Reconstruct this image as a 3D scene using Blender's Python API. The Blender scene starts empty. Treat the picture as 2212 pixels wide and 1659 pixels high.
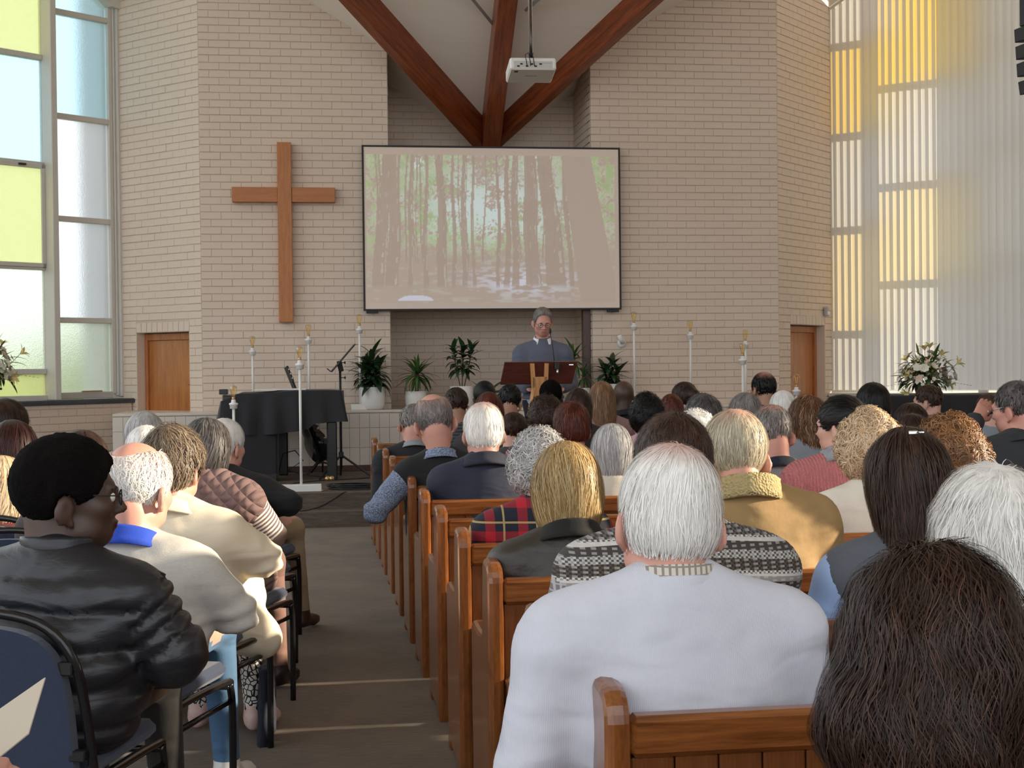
import bpy, math, random
import numpy as np
from mathutils import Vector, Matrix, Euler
R = math.radians
random.seed(7); rng = np.random.default_rng(7)
SC = bpy.context.scene
COL = SC.collection
# ------------------------------------------------------------------ camera
CAM_H = 1.40; FPX = 3072.0; CX, CY = 1106.0, 829.5
TH = math.atan(0.144); PITCH = math.atan(41.5 / FPX); ROLL = 0.011
CF_ = np.array([math.sin(TH) * math.cos(PITCH), math.cos(TH) * math.cos(PITCH), -math.sin(PITCH)])
_r0 = np.array([math.cos(TH), -math.sin(TH), 0.0]); _u0 = np.cross(_r0, CF_)
CU_ = _u0 * math.cos(ROLL) + _r0 * math.sin(ROLL); CR_ = np.cross(CF_, CU_)
CAMP = np.array([0.0, 0.0, CAM_H])
cam_d = bpy.data.cameras.new('camera'); cam = bpy.data.objects.new('camera', cam_d); COL.objects.link(cam)
cam_d.sensor_width = 36.0; cam_d.lens = FPX / 2212 * 36.0; cam_d.clip_start = 0.05; cam_d.clip_end = 300
cam.matrix_world = Matrix(((CR_[0], CU_[0], -CF_[0], 0), (CR_[1], CU_[1], -CF_[1], 0), (CR_[2], CU_[2], -CF_[2], CAM_H), (0, 0, 0, 1)))
SC.camera = cam
def ray(px, py): return CF_ + CR_ * ((px - CX) / FPX) + CU_ * ((CY - py) / FPX)
def at_y(px, py, Y): d = ray(px, py); return CAMP + d * (Y / d[1])
def at_z(px, py, Z): d = ray(px, py); return CAMP + d * ((Z - CAM_H) / d[2])
def at_d(px, py, D): return CAMP + ray(px, py) * D
def on_plane(px, py, p0, n): d = ray(px, py); n = np.array(n); return CAMP + d * (np.dot(np.array(p0) - CAMP, n) / np.dot(d, n))
def proj(p):
    v = np.array(p, float) - CAMP; k = v @ CF_
    return np.array([CX + FPX * (v @ CR_) / k, CY - FPX * (v @ CU_) / k, k])
# ------------------------------------------------------------------ world, sun, exposure
W = bpy.data.worlds.new('sky'); SC.world = W; W.use_nodes = True
_bg = W.node_tree.nodes['Background']; _bg.inputs[0].default_value = (0.86, 0.91, 0.97, 1); _bg.inputs[1].default_value = 1.98
SUN_AZ, SUN_EL = R(-3.5), R(15.5)        # towards the sun: from +X turned towards the back of the hall
S_DIR = Vector((math.cos(SUN_AZ) * math.cos(SUN_EL), math.sin(SUN_AZ) * math.cos(SUN_EL), math.sin(SUN_EL)))
sl = bpy.data.lights.new('sun', 'SUN'); sl.energy = 9.5; sl.angle = R(1.6); sl.color = (1.0, 0.85, 0.64)
so = bpy.data.objects.new('sun', sl); COL.objects.link(so); so.rotation_euler = S_DIR.to_track_quat('Z', 'Y').to_euler(); so.location = (30, -5, 12)
SC.view_settings.view_transform = 'Standard'; SC.view_settings.look = 'None'; SC.view_settings.gamma = 1.0
SC.view_settings.use_curve_mapping = False; SC.view_settings.exposure = 0.08
SC.cycles.use_denoising = True; SC.cycles.adaptive_threshold = 0.02
SC.cycles.max_bounces = 6; SC.cycles.diffuse_bounces = 4; SC.cycles.glossy_bounces = 3; SC.cycles.transmission_bounces = 6; SC.cycles.transparent_max_bounces = 12
SC.cycles.sample_clamp_indirect = 6.0; SC.cycles.caustics_reflective = False
# ------------------------------------------------------------------ materials
class NT:
    def __init__(s, name):
        s.m = bpy.data.materials.new(name); s.m.use_nodes = True; s.t = s.m.node_tree; s.t.nodes.clear()
        s.out = s.n('ShaderNodeOutputMaterial')
    def n(s, typ, **kw):
        nd = s.t.nodes.new(typ)
        for k, v in kw.items():
            if k.startswith('i_'):
                key = k[2:]; key = int(key) if key.isdigit() else key.replace('_', ' ')
                s.set(nd.inputs[key], v)
            else: setattr(nd, k, v)
        return nd
    def set(s, sock, v):
        if isinstance(v, bpy.types.NodeSocket): s.t.links.new(v, sock)
        elif isinstance(v, bpy.types.Node): s.t.links.new(v.outputs[0], sock)
        else:
            if isinstance(v, (tuple, list)) and len(v) == 3 and sock.type == 'RGBA': v = (*v, 1)
            sock.default_value = v
    def math(s, op, a, b=0.0, c=None):
        nd = s.n('ShaderNodeMath', operation=op); s.set(nd.inputs[0], a); s.set(nd.inputs[1], b)
        if c is not None: s.set(nd.inputs[2], c)
        return nd.outputs[0]
    def mix(s, f, a, b, bt='MIX'):
        nd = s.n('ShaderNodeMix', data_type='RGBA', blend_type=bt); s.set(nd.inputs[0], f); s.set(nd.inputs[6], a); s.set(nd.inputs[7], b)
        return nd.outputs[2]
    def noise(s, vec=None, scale=5.0, detail=3.0, rough=0.5, dist=0.0):
        nd = s.n('ShaderNodeTexNoise'); nd.inputs['Scale'].default_value = scale; nd.inputs['Detail'].default_value = detail
        nd.inputs['Roughness'].default_value = rough; nd.inputs['Distortion'].default_value = dist
        if vec is not None: s.set(nd.inputs['Vector'], vec)
        return nd.outputs[0]
    def ramp(s, f, stops):
        nd = s.n('ShaderNodeValToRGB'); s.set(nd.inputs[0], f); e = nd.color_ramp.elements
        while len(e) < len(stops): e.new(0.5)
        for k, (p, c) in enumerate(stops): e[k].position = p; e[k].color = (*c, 1) if len(c) == 3 else c
        return nd.outputs[0]
    def obj(s, scale=(1, 1, 1), rot=(0, 0, 0)):
        tc = s.n('ShaderNodeTexCoord'); mp = s.n('ShaderNodeMapping'); s.set(mp.inputs[0], tc.outputs['Object'])
        mp.inputs['Scale'].default_value = scale; mp.inputs['Rotation'].default_value = rot
        return mp.outputs[0]
    def bump(s, h, strength=0.3, dist=0.01):
        nd = s.n('ShaderNodeBump'); nd.inputs['Strength'].default_value = strength; nd.inputs['Distance'].default_value = dist; s.set(nd.inputs['Height'], h)
        return nd.outputs[0]
    def bsdf(s, color, rough=0.5, metal=0.0, normal=None, **kw):
        nd = s.n('ShaderNodeBsdfPrincipled'); s.set(nd.inputs['Base Color'], color); s.set(nd.inputs['Roughness'], rough); s.set(nd.inputs['Metallic'], metal)
        if normal is not None: s.set(nd.inputs['Normal'], normal)
        for k, v in kw.items(): s.set(nd.inputs[k.replace('_', ' ')], v)
        s.t.links.new(nd.outputs[0], s.out.inputs[0]); return nd
    def surf(s, sh): s.t.links.new(sh.outputs[0] if isinstance(sh, bpy.types.Node) else sh, s.out.inputs[0]); return s.m
def srgb(r, g, b): return tuple(((c / 255) / 12.92 if c / 255 <= 0.04045 else ((c / 255 + 0.055) / 1.055) ** 2.4) for c in (r, g, b))
def simple(name, col, rough=0.5, metal=0.0, nscale=0, namp=0.12, bump=0.0, bscale=60, **kw):
    t = NT(name); c = col
    if nscale:
        f = t.noise(t.obj(), nscale, 4); c = t.mix(f, tuple(x * (1 - namp) for x in col), tuple(min(1, x * (1 + namp)) for x in col))
    nrm = t.bump(t.noise(t.obj(), bscale, 3), bump, 0.005) if bump else None
    t.bsdf(c, rough, metal, nrm, **kw); return t.m
def wood(name, c1, c2, scale=(3, 3, 40), rough=0.32, coat=0.3, fine=1.0):
    t = NT(name); v = t.obj(scale); n1 = t.noise(v, 1.6, 5, 0.6, 0.4); n2 = t.noise(t.obj(tuple(x * 4 for x in scale)), 2.5, 3)
    f = t.math('ADD', t.math('MULTIPLY', n1, 0.75), t.math('MULTIPLY', n2, 0.25 * fine))
    c = t.ramp(f, [(0.32, c1), (0.68, c2)]); t.bsdf(c, rough, 0, t.bump(n2, 0.06, 0.002), Coat_Weight=coat, Coat_Roughness=0.15); return t.m
M = {}
t = NT('painted_brick'); _n = t.noise(t.obj(), 1.3, 4); _n2 = t.noise(t.obj(), 55, 4)
t.bsdf(t.mix(_n, (0.65, 0.53, 0.43), (0.715, 0.59, 0.485)), 0.55, 0, t.bump(_n2, 0.25, 0.004)); M['brick'] = t.m
M['mortar'] = simple('painted_mortar', (0.565, 0.46, 0.37), 0.8, 0, 30, 0.1, 0.3)
t = NT('ceiling_board'); _v = t.obj((0.6, 5, 1)); _n = t.noise(_v, 2.2, 4, 0.55, 0.5)
t.bsdf(t.mix(_n, (0.86, 0.79, 0.72), (0.90, 0.83, 0.76)), 0.85, 0, t.bump(_n, 0.35, 0.02)); M['ceil'] = t.m
M['beam'] = wood('timber_beam', srgb(92, 40, 20), srgb(160, 82, 42), (18, 18, 1.5), 0.4, 0.15)
M['pew'] = wood('pew_timber', srgb(92, 50, 22), srgb(150, 90, 44), (16, 16, 3), 0.22, 0.4)
M['pewh'] = wood('pew_rail_timber', srgb(92, 50, 22), srgb(150, 90, 44), (2, 30, 30), 0.22, 0.4)
M['pewboard'] = wood('pew_board_timber', srgb(84, 45, 20), srgb(132, 78, 38), (22, 22, 2.0), 0.28, 0.3)
M['cross'] = wood('cross_timber', srgb(158, 92, 36), srgb(190, 118, 52), (22, 22, 2.5), 0.45, 0.1)
M['crossh'] = wood('cross_arm_timber', srgb(158, 92, 36), srgb(186, 114, 50), (2.5, 22, 22), 0.45, 0.1)
M['door'] = wood('door_veneer', srgb(150, 88, 40), srgb(190, 122, 62), (14, 14, 1.2), 0.35, 0.25)
M['frame'] = wood('door_frame_timber', srgb(150, 84, 44), srgb(186, 116, 66), (14, 14, 3), 0.4, 0.1)
M['post'] = wood('dark_post_timber', srgb(60, 28, 16), srgb(84, 42, 26), (20, 20, 3), 0.4, 0.1)
M['lectern'] = wood('lectern_board_timber', srgb(62, 26, 18), srgb(98, 44, 30), (3, 20, 20), 0.35, 0.25)
M['easel'] = wood('easel_timber', srgb(170, 112, 52), srgb(210, 150, 84), (22, 22, 3), 0.4, 0.1)
t = NT('carpet'); _n = t.noise(t.obj((1, 1, 1)), 420, 2, 0.7); _s = t.noise(t.obj((2.0, 14, 1)), 6, 5, 0.7); _b = t.noise(t.obj(), 2.2, 3)
_f = t.math('ADD', t.math('MULTIPLY', _n, 0.35), t.math('ADD', t.math('MULTIPLY', _s, 0.4), t.math('MULTIPLY', _b, 0.25)))
t.bsdf(t.ramp(_f, [(0.34, srgb(84, 73, 64)), (0.66, srgb(146, 130, 114))]), 0.95, 0, t.bump(_n, 0.6, 0.006), Sheen_Weight=0.1); M['carpet'] = t.m
t = NT('stage_carpet'); _n = t.noise(t.obj(), 300, 2, 0.7); _s = t.noise(t.obj((1.2, 9, 9)), 5, 4, 0.7)
t.bsdf(t.ramp(t.math('ADD', t.math('MULTIPLY', _n, 0.4), t.math('MULTIPLY', _s, 0.6)), [(0.33, srgb(70, 61, 54)), (0.68, srgb(118, 104, 92))]), 0.95, 0, t.bump(_n, 0.5, 0.006)); M['stage'] = t.m
M['tile'] = simple('cream_wall_tile', (0.66, 0.59, 0.51), 0.35, 0, 3, 0.06)
M['grout'] = simple('grout', (0.52, 0.46, 0.40), 0.8)
M['white'] = simple('white_paint', (0.80, 0.79, 0.76), 0.4, 0, 8, 0.03)
M['winframe'] = simple('window_frame_paint', (0.60, 0.565, 0.51), 0.45, 0, 6, 0.06)
M['slate'] = simple('slate_sill', (0.055, 0.062, 0.075), 0.28, 0, 9, 0.35)
M['black'] = simple('black_metal', (0.012, 0.012, 0.013), 0.3)
M['blackmat'] = simple('black_plastic', (0.016, 0.016, 0.017), 0.6)
M['steel'] = simple('chrome_steel', (0.7, 0.7, 0.7), 0.2, 1.0)
M['brass'] = simple('dull_brass', (0.55, 0.38, 0.18), 0.35, 0.9)
t = NT('black_cloth'); _n = t.noise(t.obj(), 3, 3); t.bsdf(t.mix(_n, (0.006, 0.006, 0.008), (0.016, 0.016, 0.02)), 0.8, 0, t.bump(t.noise(t.obj(), 400, 2), 0.2, 0.002), Sheen_Weight=0.15); M['cloth'] = t.m
M['chairblue'] = simple('blue_upholstery', srgb(22, 38, 66), 0.85, 0, 40, 0.25, 0.4, 500, Sheen_Weight=0.3)
M['chairblack'] = simple('glossy_black_tube', (0.010, 0.010, 0.011), 0.16)
def glass_mat(name, col, rough=0.25, bumps=0.5, bscale=70, glow=0.45):
    t = NT(name); v = t.obj()
    n = t.noise(v, bscale, 3, 0.6); n9 = t.noise(v, 110, 2, .6); col = t.mix(n9, tuple(x * .90 for x in col), tuple(min(1, x * 1.1) for x in col)); rf = t.n('ShaderNodeBsdfRefraction'); t.set(rf.inputs[0], col); rf.inputs['Roughness'].default_value = rough; rf.inputs['IOR'].default_value = 1.12  # fine noise paints the ripple sparkle into the pane colour
    t.set(rf.inputs['Normal'], t.bump(n, bumps, 0.02))
    tl = t.n('ShaderNodeBsdfTranslucent'); t.set(tl.inputs[0], col); gl = t.n('ShaderNodeBsdfGlossy'); gl.inputs['Roughness'].default_value = 0.15
    tr = t.n('ShaderNodeBsdfTransparent'); t.set(tr.inputs[0], col)
    m0 = t.n('ShaderNodeMixShader', i_0=glow); t.t.links.new(rf.outputs[0], m0.inputs[1]); t.t.links.new(tl.outputs[0], m0.inputs[2])
    m1 = t.n('ShaderNodeMixShader', i_0=0.04); t.t.links.new(m0.outputs[0], m1.inputs[1]); t.t.links.new(gl.outputs[0], m1.inputs[2])
    return t.surf(m1)
M['g_blue'] = glass_mat('rippled_pale_blue_glass', (0.78, 0.92, 1.0), glow=.25); M['g_yellow'] = glass_mat('rippled_yellow_green_glass', (0.86, 0.88, 0.60), 0.35)
M['g_green'] = glass_mat('rippled_pale_green_glass', (0.90, 0.97, 0.86), glow=.25); M['g_clear'] = glass_mat('rippled_clear_glass', (0.93, 0.96, 0.97), glow=.25)
def sun_glass(name, col):
    t = NT(name); tr = t.n('ShaderNodeBsdfTransparent'); t.set(tr.inputs[0], col); return t.surf(tr)
M['s_clear'] = sun_glass('plain_window_glass', (0.92, 0.95, 0.96)); M['s_yellow'] = sun_glass('amber_window_glass', (1.0, 0.84, 0.22)); M['s_pale'] = sun_glass('straw_window_glass', (1.0, 0.93, 0.70))
M['s_white'] = sun_glass('milky_window_glass', (0.86, 0.88, 0.9))
t = NT('blind_fabric'); _n = t.noise(t.obj((30, 30, 2)), 8, 3); _w = t.noise(t.obj((1, 1, 60)), 4, 2)
_c = t.mix(_w, (0.70, 0.68, 0.64), (0.76, 0.74, 0.70)); d = t.n('ShaderNodeBsdfDiffuse'); t.set(d.inputs[0], _c); tl = t.n('ShaderNodeBsdfTranslucent'); t.set(tl.inputs[0], _c)
mx = t.n('ShaderNodeMixShader', i_0=0.30); t.t.links.new(d.outputs[0], mx.inputs[1]); t.t.links.new(tl.outputs[0], mx.inputs[2]); M['blind'] = t.surf(mx)
# ------------------------------------------------------------------ mesh helpers
def link(o, parent=None):
    COL.objects.link(o)
    if parent is not None: o.parent = parent
    return o
def tag(o, label=None, cat=None, group=None, kind=None):
    if label: o['label'] = label
    if cat: o['category'] = cat
    if group: o['group'] = group
    if kind: o['kind'] = kind
    return o
def empty(name, loc=(0, 0, 0), rz=0.0):
    o = bpy.data.objects.new(name, None); o.empty_display_size = 0.05; o.location = loc; o.rotation_euler = (0, 0, rz); return link(o)
def thing(name, label, cat, loc=(0, 0, 0), rz=0.0, group=None): return tag(empty(name, loc, rz), label, cat, group)
def mesh_data(name, v, f, mats=(), fm=None, smooth=False):
    me = bpy.data.meshes.new(name); me.from_pydata([tuple(map(float, p)) for p in v], [], [tuple(map(int, q)) for q in f])
    for m in (mats if isinstance(mats, (list, tuple)) else [mats]): me.materials.append(m)
    if fm is not None: me.polygons.foreach_set('material_index', np.asarray(fm, np.int32))
    if smooth: me.polygons.foreach_set('use_smooth', np.ones(len(me.polygons), bool))
    me.update(); return me
def put(name, me, parent=None, loc=None, rot=None, scale=None):
    o = bpy.data.objects.new(name, me)
    if loc is not None: o.location = loc
    if rot is not None: o.rotation_euler = rot
    if scale is not None: o.scale = scale
    return link(o, parent)
class MB:
    def __init__(s): s.v = []; s.f = []; s.sm = False
    def add(s, v, f):
        k = len(s.v); s.v += [tuple(map(float, p)) for p in v]; s.f += [tuple(i + k for i in q) for q in f]; return s
    def box(s, a, b, ch=0.0, mtx=None):
        a = np.array(a, float); b = np.array(b, float)
        if ch <= 0:
            v = [(x, y, z) for x in (a[0], b[0]) for y in (a[1], b[1]) for z in (a[2], b[2])]
            f = [(0, 1, 3, 2), (4, 6, 7, 5), (0, 4, 5, 1), (2, 3, 7, 6), (0, 2, 6, 4), (1, 5, 7, 3)]
        else:
            c = (a + b) / 2; h = (b - a) / 2; ch = min(ch, h.min() * 0.95); v = []; idx = {}
            for sx in (-1, 1):
                for sy in (-1, 1):
                    for sz in (-1, 1):
                        for ax in range(3):
                            q = np.array([sx, sy, sz]) * h
                            for k in range(3):
                                if k != ax: q[k] -= np.sign(q[k]) * ch
                            idx[(sx, sy, sz, ax)] = len(v); v.append(tuple(c + q))
            f = []
            for ax in range(3):
                o1, o2 = [k for k in range(3) if k != ax]
                for s_ in (-1, 1):
                    q = []
                    for u_, w_ in ((-1, -1), (1, -1), (1, 1), (-1, 1)):
                        sg = [0, 0, 0]; sg[ax] = s_; sg[o1] = u_; sg[o2] = w_; q.append(idx[(*sg, ax)])
                    f.append(tuple(q))
                for u_ in (-1, 1):
                    for w_ in (-1, 1):
                        sa = [0, 0, 0]; sa[o1] = u_; sa[o2] = w_; e = []
                        for s_, aa in ((-1, o1), (1, o1), (1, o2), (-1, o2)):
                            sg = list(sa); sg[ax] = s_; e.append(idx[(*sg, aa)])
                        f.append(tuple(e))
            for sx in (-1, 1):
                for sy in (-1, 1):
                    for sz in (-1, 1): f.append(tuple(idx[(sx, sy, sz, ax)] for ax in range(3)))
            va = np.array(v); nf = []
            for q in f:
                p = va[list(q)]; n = np.cross(p[1] - p[0], p[2] - p[0]); nf.append(q if np.dot(n, p.mean(0) - c) > 0 else tuple(reversed(q)))
            f = nf
        if mtx is not None: v = [tuple(mtx @ Vector(p)) for p in v]
        return s.add(v, f)
    def tube(s, pts, r, n=8, caps=True, closed=False):
        pts = [np.array(p, float) for p in pts]; m = len(pts); rs = r if isinstance(r, (list, tuple, np.ndarray)) else [r] * m; v = []; up = None
        for i, p in enumerate(pts):
            tg = pts[(i + 1) % m] - pts[i - 1] if (closed or 0 < i < m - 1) else (pts[1] - pts[0] if i == 0 else pts[-1] - pts[-2])
            tg = tg / (np.linalg.norm(tg) + 1e-12)
            if up is None: up = np.array([0, 0, 1.0]) if abs(tg[2]) < 0.9 else np.array([1.0, 0, 0])
            a = np.cross(up, tg); a /= np.linalg.norm(a) + 1e-12; b = np.cross(tg, a); up = b
            for k in range(n):
                w = 2 * math.pi * k / n; v.append(p + rs[i] * (a * math.cos(w) + b * math.sin(w)))
        f = []
        for i in range(m if closed else m - 1):
            j = (i + 1) % m
            for k in range(n): f.append((i * n + k, i * n + (k + 1) % n, j * n + (k + 1) % n, j * n + k))
        if caps and not closed: f += [tuple(range(n - 1, -1, -1)), tuple((m - 1) * n + k for k in range(n))]
        return s.add(v, f)
    def lathe(s, prof, n=20, c=(0, 0, 0), cap=True):
        v = []; f = []
        for r_, z_ in prof:
            for k in range(n): w = 2 * math.pi * k / n; v.append((c[0] + r_ * math.cos(w), c[1] + r_ * math.sin(w), c[2] + z_))
        for i in range(len(prof) - 1):
            for k in range(n): f.append((i * n + k, i * n + (k + 1) % n, (i + 1) * n + (k + 1) % n, (i + 1) * n + k))
        if cap: f += [tuple(range(n - 1, -1, -1)), tuple((len(prof) - 1) * n + k for k in range(n))]
        return s.add(v, f)
    def prism(s, prof, axis, a, b, inset=0.0):
        """extrude a closed 2-D profile along axis 0/1/2 from a to b, edges eased by inset"""
        P = np.array(prof, float); m = len(P); area = 0.5 * np.sum(P[:, 0] * np.roll(P[:, 1], -1) - np.roll(P[:, 0], -1) * P[:, 1])
        if area < 0: P = P[::-1]
        e1 = P - np.roll(P, 1, 0); e2 = np.roll(P, -1, 0) - P; e1 /= np.linalg.norm(e1, axis=1)[:, None] + 1e-9; e2 /= np.linalg.norm(e2, axis=1)[:, None] + 1e-9
        n1 = np.c_[-e1[:, 1], e1[:, 0]]; n2 = np.c_[-e2[:, 1], e2[:, 0]]; nn = n1 + n2; nn /= np.linalg.norm(nn, axis=1)[:, None] + 1e-9
        rings = [(P, a), (P, b)] if inset <= 0 else [(P + nn * inset, a), (P + nn * inset * 0.3, a + inset * 0.3), (P, a + inset), (P, b - inset), (P + nn * inset * 0.3, b - inset * 0.3), (P + nn * inset, b)]
        v = []
        for Q, h in rings:
            for p in Q:
                q = [p[0], p[1]]; q.insert(axis, h); v.append(q)
        f = []; K = len(rings)
        for i in range(K - 1):
            for k in range(m): f.append((i * m + k, i * m + (k + 1) % m, (i + 1) * m + (k + 1) % m, (i + 1) * m + k))
        f += [tuple(range(m - 1, -1, -1)), tuple((K - 1) * m + k for k in range(m))]
        if axis == 1: f = [tuple(reversed(q)) for q in f]
        return s.add(v, f)
    def grid(s, P):
        P = np.asarray(P, float); a, b = P.shape[:2]; f = [(i * b + j, i * b + j + 1, (i + 1) * b + j + 1, (i + 1) * b + j) for i in range(a - 1) for j in range(b - 1)]
        return s.add(P.reshape(-1, 3), f)
    def build(s, name, mat, parent=None, smooth=False, **kw):
        return put(name, mesh_data(name, s.v, s.f, mat, None, smooth), parent, **kw)
def struct(o): o['kind'] = 'structure'; return o
# ------------------------------------------------------------------ room shell
YW, YR, LEDGE_Y, LEDGE_Z, STAGE_Z, STAGE_Y = 15.75, 16.75, 15.3, 0.93, 0.28, 12.72
C1 = at_y(433, 450, YW); C2 = at_y(1680, 450, YW); RXL = at_y(840, 450, YW)[0]; RXR = at_y(1277, 450, YW)[0]
q2 = math.sqrt(0.5)
def hit_px(p0, d, px):
    lo, hi = 0.0, 6.0
    s0 = proj((p0[0], p0[1], 2))[0] - px
    for _ in range(60):
        m = (lo + hi) / 2
        if (proj((p0[0] + d[0] * m, p0[1] + d[1] * m, 2))[0] - px) * s0 > 0: lo = m
        else: hi = m
    return np.array([p0[0] + d[0] * lo, p0[1] + d[1] * lo])
WL0 = hit_px(C1, (-q2, q2), 256); WR0 = hit_px(C2, (q2, q2), 1797)
WDIR = R(50); LD = np.array([-math.sin(WDIR), -math.cos(WDIR)]); RD = np.array([math.sin(WDIR), -math.cos(WDIR)])
def plane3(a, b, c):
    n = np.cross(b - a, c - a); n = n / n[2]; k = n @ a
    return lambda x, y: k - n[0] * x - n[1] * y
PL = plane3(at_y(661, 0, YW), at_y(826, 102, YW), at_y(989, 275, YR))
PR = plane3(at_y(1480, 2, YW), at_y(1362, 68, YW), at_y(1145, 258, YR))
def floor_poly(name, pts, z0, z1, mat):
    n = len(pts); v = [(x, y, z0) for x, y in pts] + [(x, y, z1) for x, y in pts]
    f = [tuple(range(n - 1, -1, -1)), tuple(range(n, 2 * n))] + [(i, (i + 1) % n, n + (i + 1) % n, n + i) for i in range(n)]
    return struct(put(name, mesh_data(name, v, f, mat)))
floor_poly('floor', [(-7.2, -3.5), (10.8, -3.5), (10.8, 17.6), (-7.2, 17.6)], -0.1, 0.0, M['carpet'])
WLE = WL0 + LD * 5.2; WRE = WR0 + RD * 5.2
SY0 = STAGE_Y - 0.25
lx = lambda y: (WL0 + LD * ((WL0[1] - y) / math.cos(WDIR)))[0]
stage_pts = lambda y: [(-6.0, y), (10.0, y), (WRE[0] - 0.3, max(y + 0.1, WRE[1])), (WR0[0] - 0.02, WR0[1] - 0.03), (C2[0] - 0.02, YW - 0.02), (C1[0] + 0.02, YW - 0.02), (WL0[0] + 0.02, WL0[1] - 0.03), (WLE[0] + 0.35, max(y + 0.1, WLE[1]))]
floor_poly('floor_stage_step', [(-6.0, SY0), (10.0, SY0), (10.0, STAGE_Y), (-6.0, STAGE_Y)], 0.0, 0.137, M['stage'])
floor_poly('floor_stage', stage_pts(STAGE_Y), 0.0, STAGE_Z, M['stage'])
# --- brick walls
_bm = {}
def brick_mesh(L, H, D=0.04):
    k = (round(L, 3), round(H, 3))
    if k not in _bm: b = MB().box((-L / 2, 0, -H / 2), (L / 2, D, H / 2), 0.0035); _bm[k] = mesh_data('brick', b.v, b.f, M['brick'])
    return _bm[k]
def wall(name, p0, p1, z0, z1, holes=(), top=None, back=0.22, bricks=300, phase=0, proud=0.007, extra=()):
    p0 = np.array(p0[:2], float); p1 = np.array(p1[:2], float); L = np.linalg.norm(p1 - p0); rz = math.atan2(*(p1 - p0)[::-1])
    b = MB(); xs = sorted({0.0, L, *[min(max(h[k], 0), L) for h in holes for k in (0, 1)]}); zs = sorted({z0, z1, *[min(max(h[k], z0), z1) for h in holes for k in (2, 3)]})
    inh = lambda x, z: any(h[0] < x < h[1] and h[2] < z < h[3] for h in holes)
    for i in range(len(xs) - 1):
        for j in range(len(zs) - 1):
            if not inh((xs[i] + xs[i + 1]) / 2, (zs[j] + zs[j + 1]) / 2): b.box((xs[i], 0, zs[j]), (xs[i + 1], back, zs[j + 1]))
    w = struct(b.build(name, M['mortar'], loc=(p0[0], p0[1], 0), rot=(0, 0, rz)))
    H, P, BL = 0.0725, 0.0808, 0.2195; items = []; k = 0; z = z0 + 0.004
    spec = [e for e in extra]
    while z + H * 0.6 < z1:
        h = min(H, z1 - z); x = -((k + phase) % 2) * (BL / 2)
        while x < L - 0.01:
            a, c = max(x, 0), min(x + BL, L)
            segs = [(a, c)]
            for hh in list(holes) + [(e[0], e[1], e[2], e[3]) for e in spec]:
                if hh[2] - 0.02 < z + h / 2 < hh[3]:
                    ns = []
                    for s0, s1 in segs:
                        if s1 <= hh[0] or s0 >= hh[1]: ns.append((s0, s1))
                        else:
                            if s0 < hh[0] - 0.02: ns.append((s0, hh[0]))
                            if s1 > hh[1] + 0.02: ns.append((hh[1], s1))
                    segs = ns
            for s0, s1 in segs:
                if s1 - s0 > 0.02:
                    m = (s0 + s1) / 2; wx = p0 + (p1 - p0) / L * m
                    if top is None or z < top(wx[0], wx[1]) + 0.05: items.append((m, z + h / 2, s1 - s0 - 0.0016, h))
            x += BL
        z += P; k += 1
    for e in spec:                                        # soldier course over a door
        n = int((e[1] - e[0]) / 0.083)
        for i in range(n): wd = (e[1] - e[0]) / n; items.append((e[0] + wd * (i + 0.5), (e[2] + e[3]) / 2, wd - 0.008, e[3] - e[2] - 0.008))
    cd = lambda it: np.linalg.norm(np.array([*(p0 + (p1 - p0) / L * it[0]), it[1]]) - CAMP) + (50 if not (0 < proj((*(p0 + (p1 - p0) / L * it[0]), it[1]))[1] < 1659) else 0)
    items.sort(key=cd)
    for x, zc, l, h in items[:bricks]:
        put('brick', brick_mesh(l, h), w, (x, -proud + random.uniform(-.002, .002), zc), (random.gauss(0, .006), random.gauss(0, .003), random.gauss(0, .004)))
    if len(items) > bricks:
        b = MB()
        for x, zc, l, h in items[bricks:]: b.box((x - l / 2, -proud + random.uniform(-.002, .002), zc - h / 2), (x + l / 2, 0.03, zc + h / 2), 0.0035)
        o = b.build('brickwork', M['brick'], w); o['kind'] = 'stuff'
    return w
wall('wall_front_left', C1, (RXL, YW), LEDGE_Z - 0.02, 7.0, top=PL, phase=0)
wall('wall_front_right', (RXR, YW), C2, LEDGE_Z - 0.02, 7.0, top=PR, phase=1)
wall('wall_recess', (RXL - 0.2, YR), (RXR + 0.2, YR), LEDGE_Z - 0.02, 6.0, top=lambda x, y: max(PL(x, y), PR(x, y)), bricks=260, proud=0.004)
wall('wall_recess_right', (RXR, YR), (RXR, YW + .03), LEDGE_Z - 0.02, 6.4, top=PR, bricks=250, back=0.3)
wall('wall_recess_left', (RXL, YW + .03), (RXL, YR), LEDGE_Z - 0.02, 6.4, top=PL, bricks=0, back=0.3)
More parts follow.
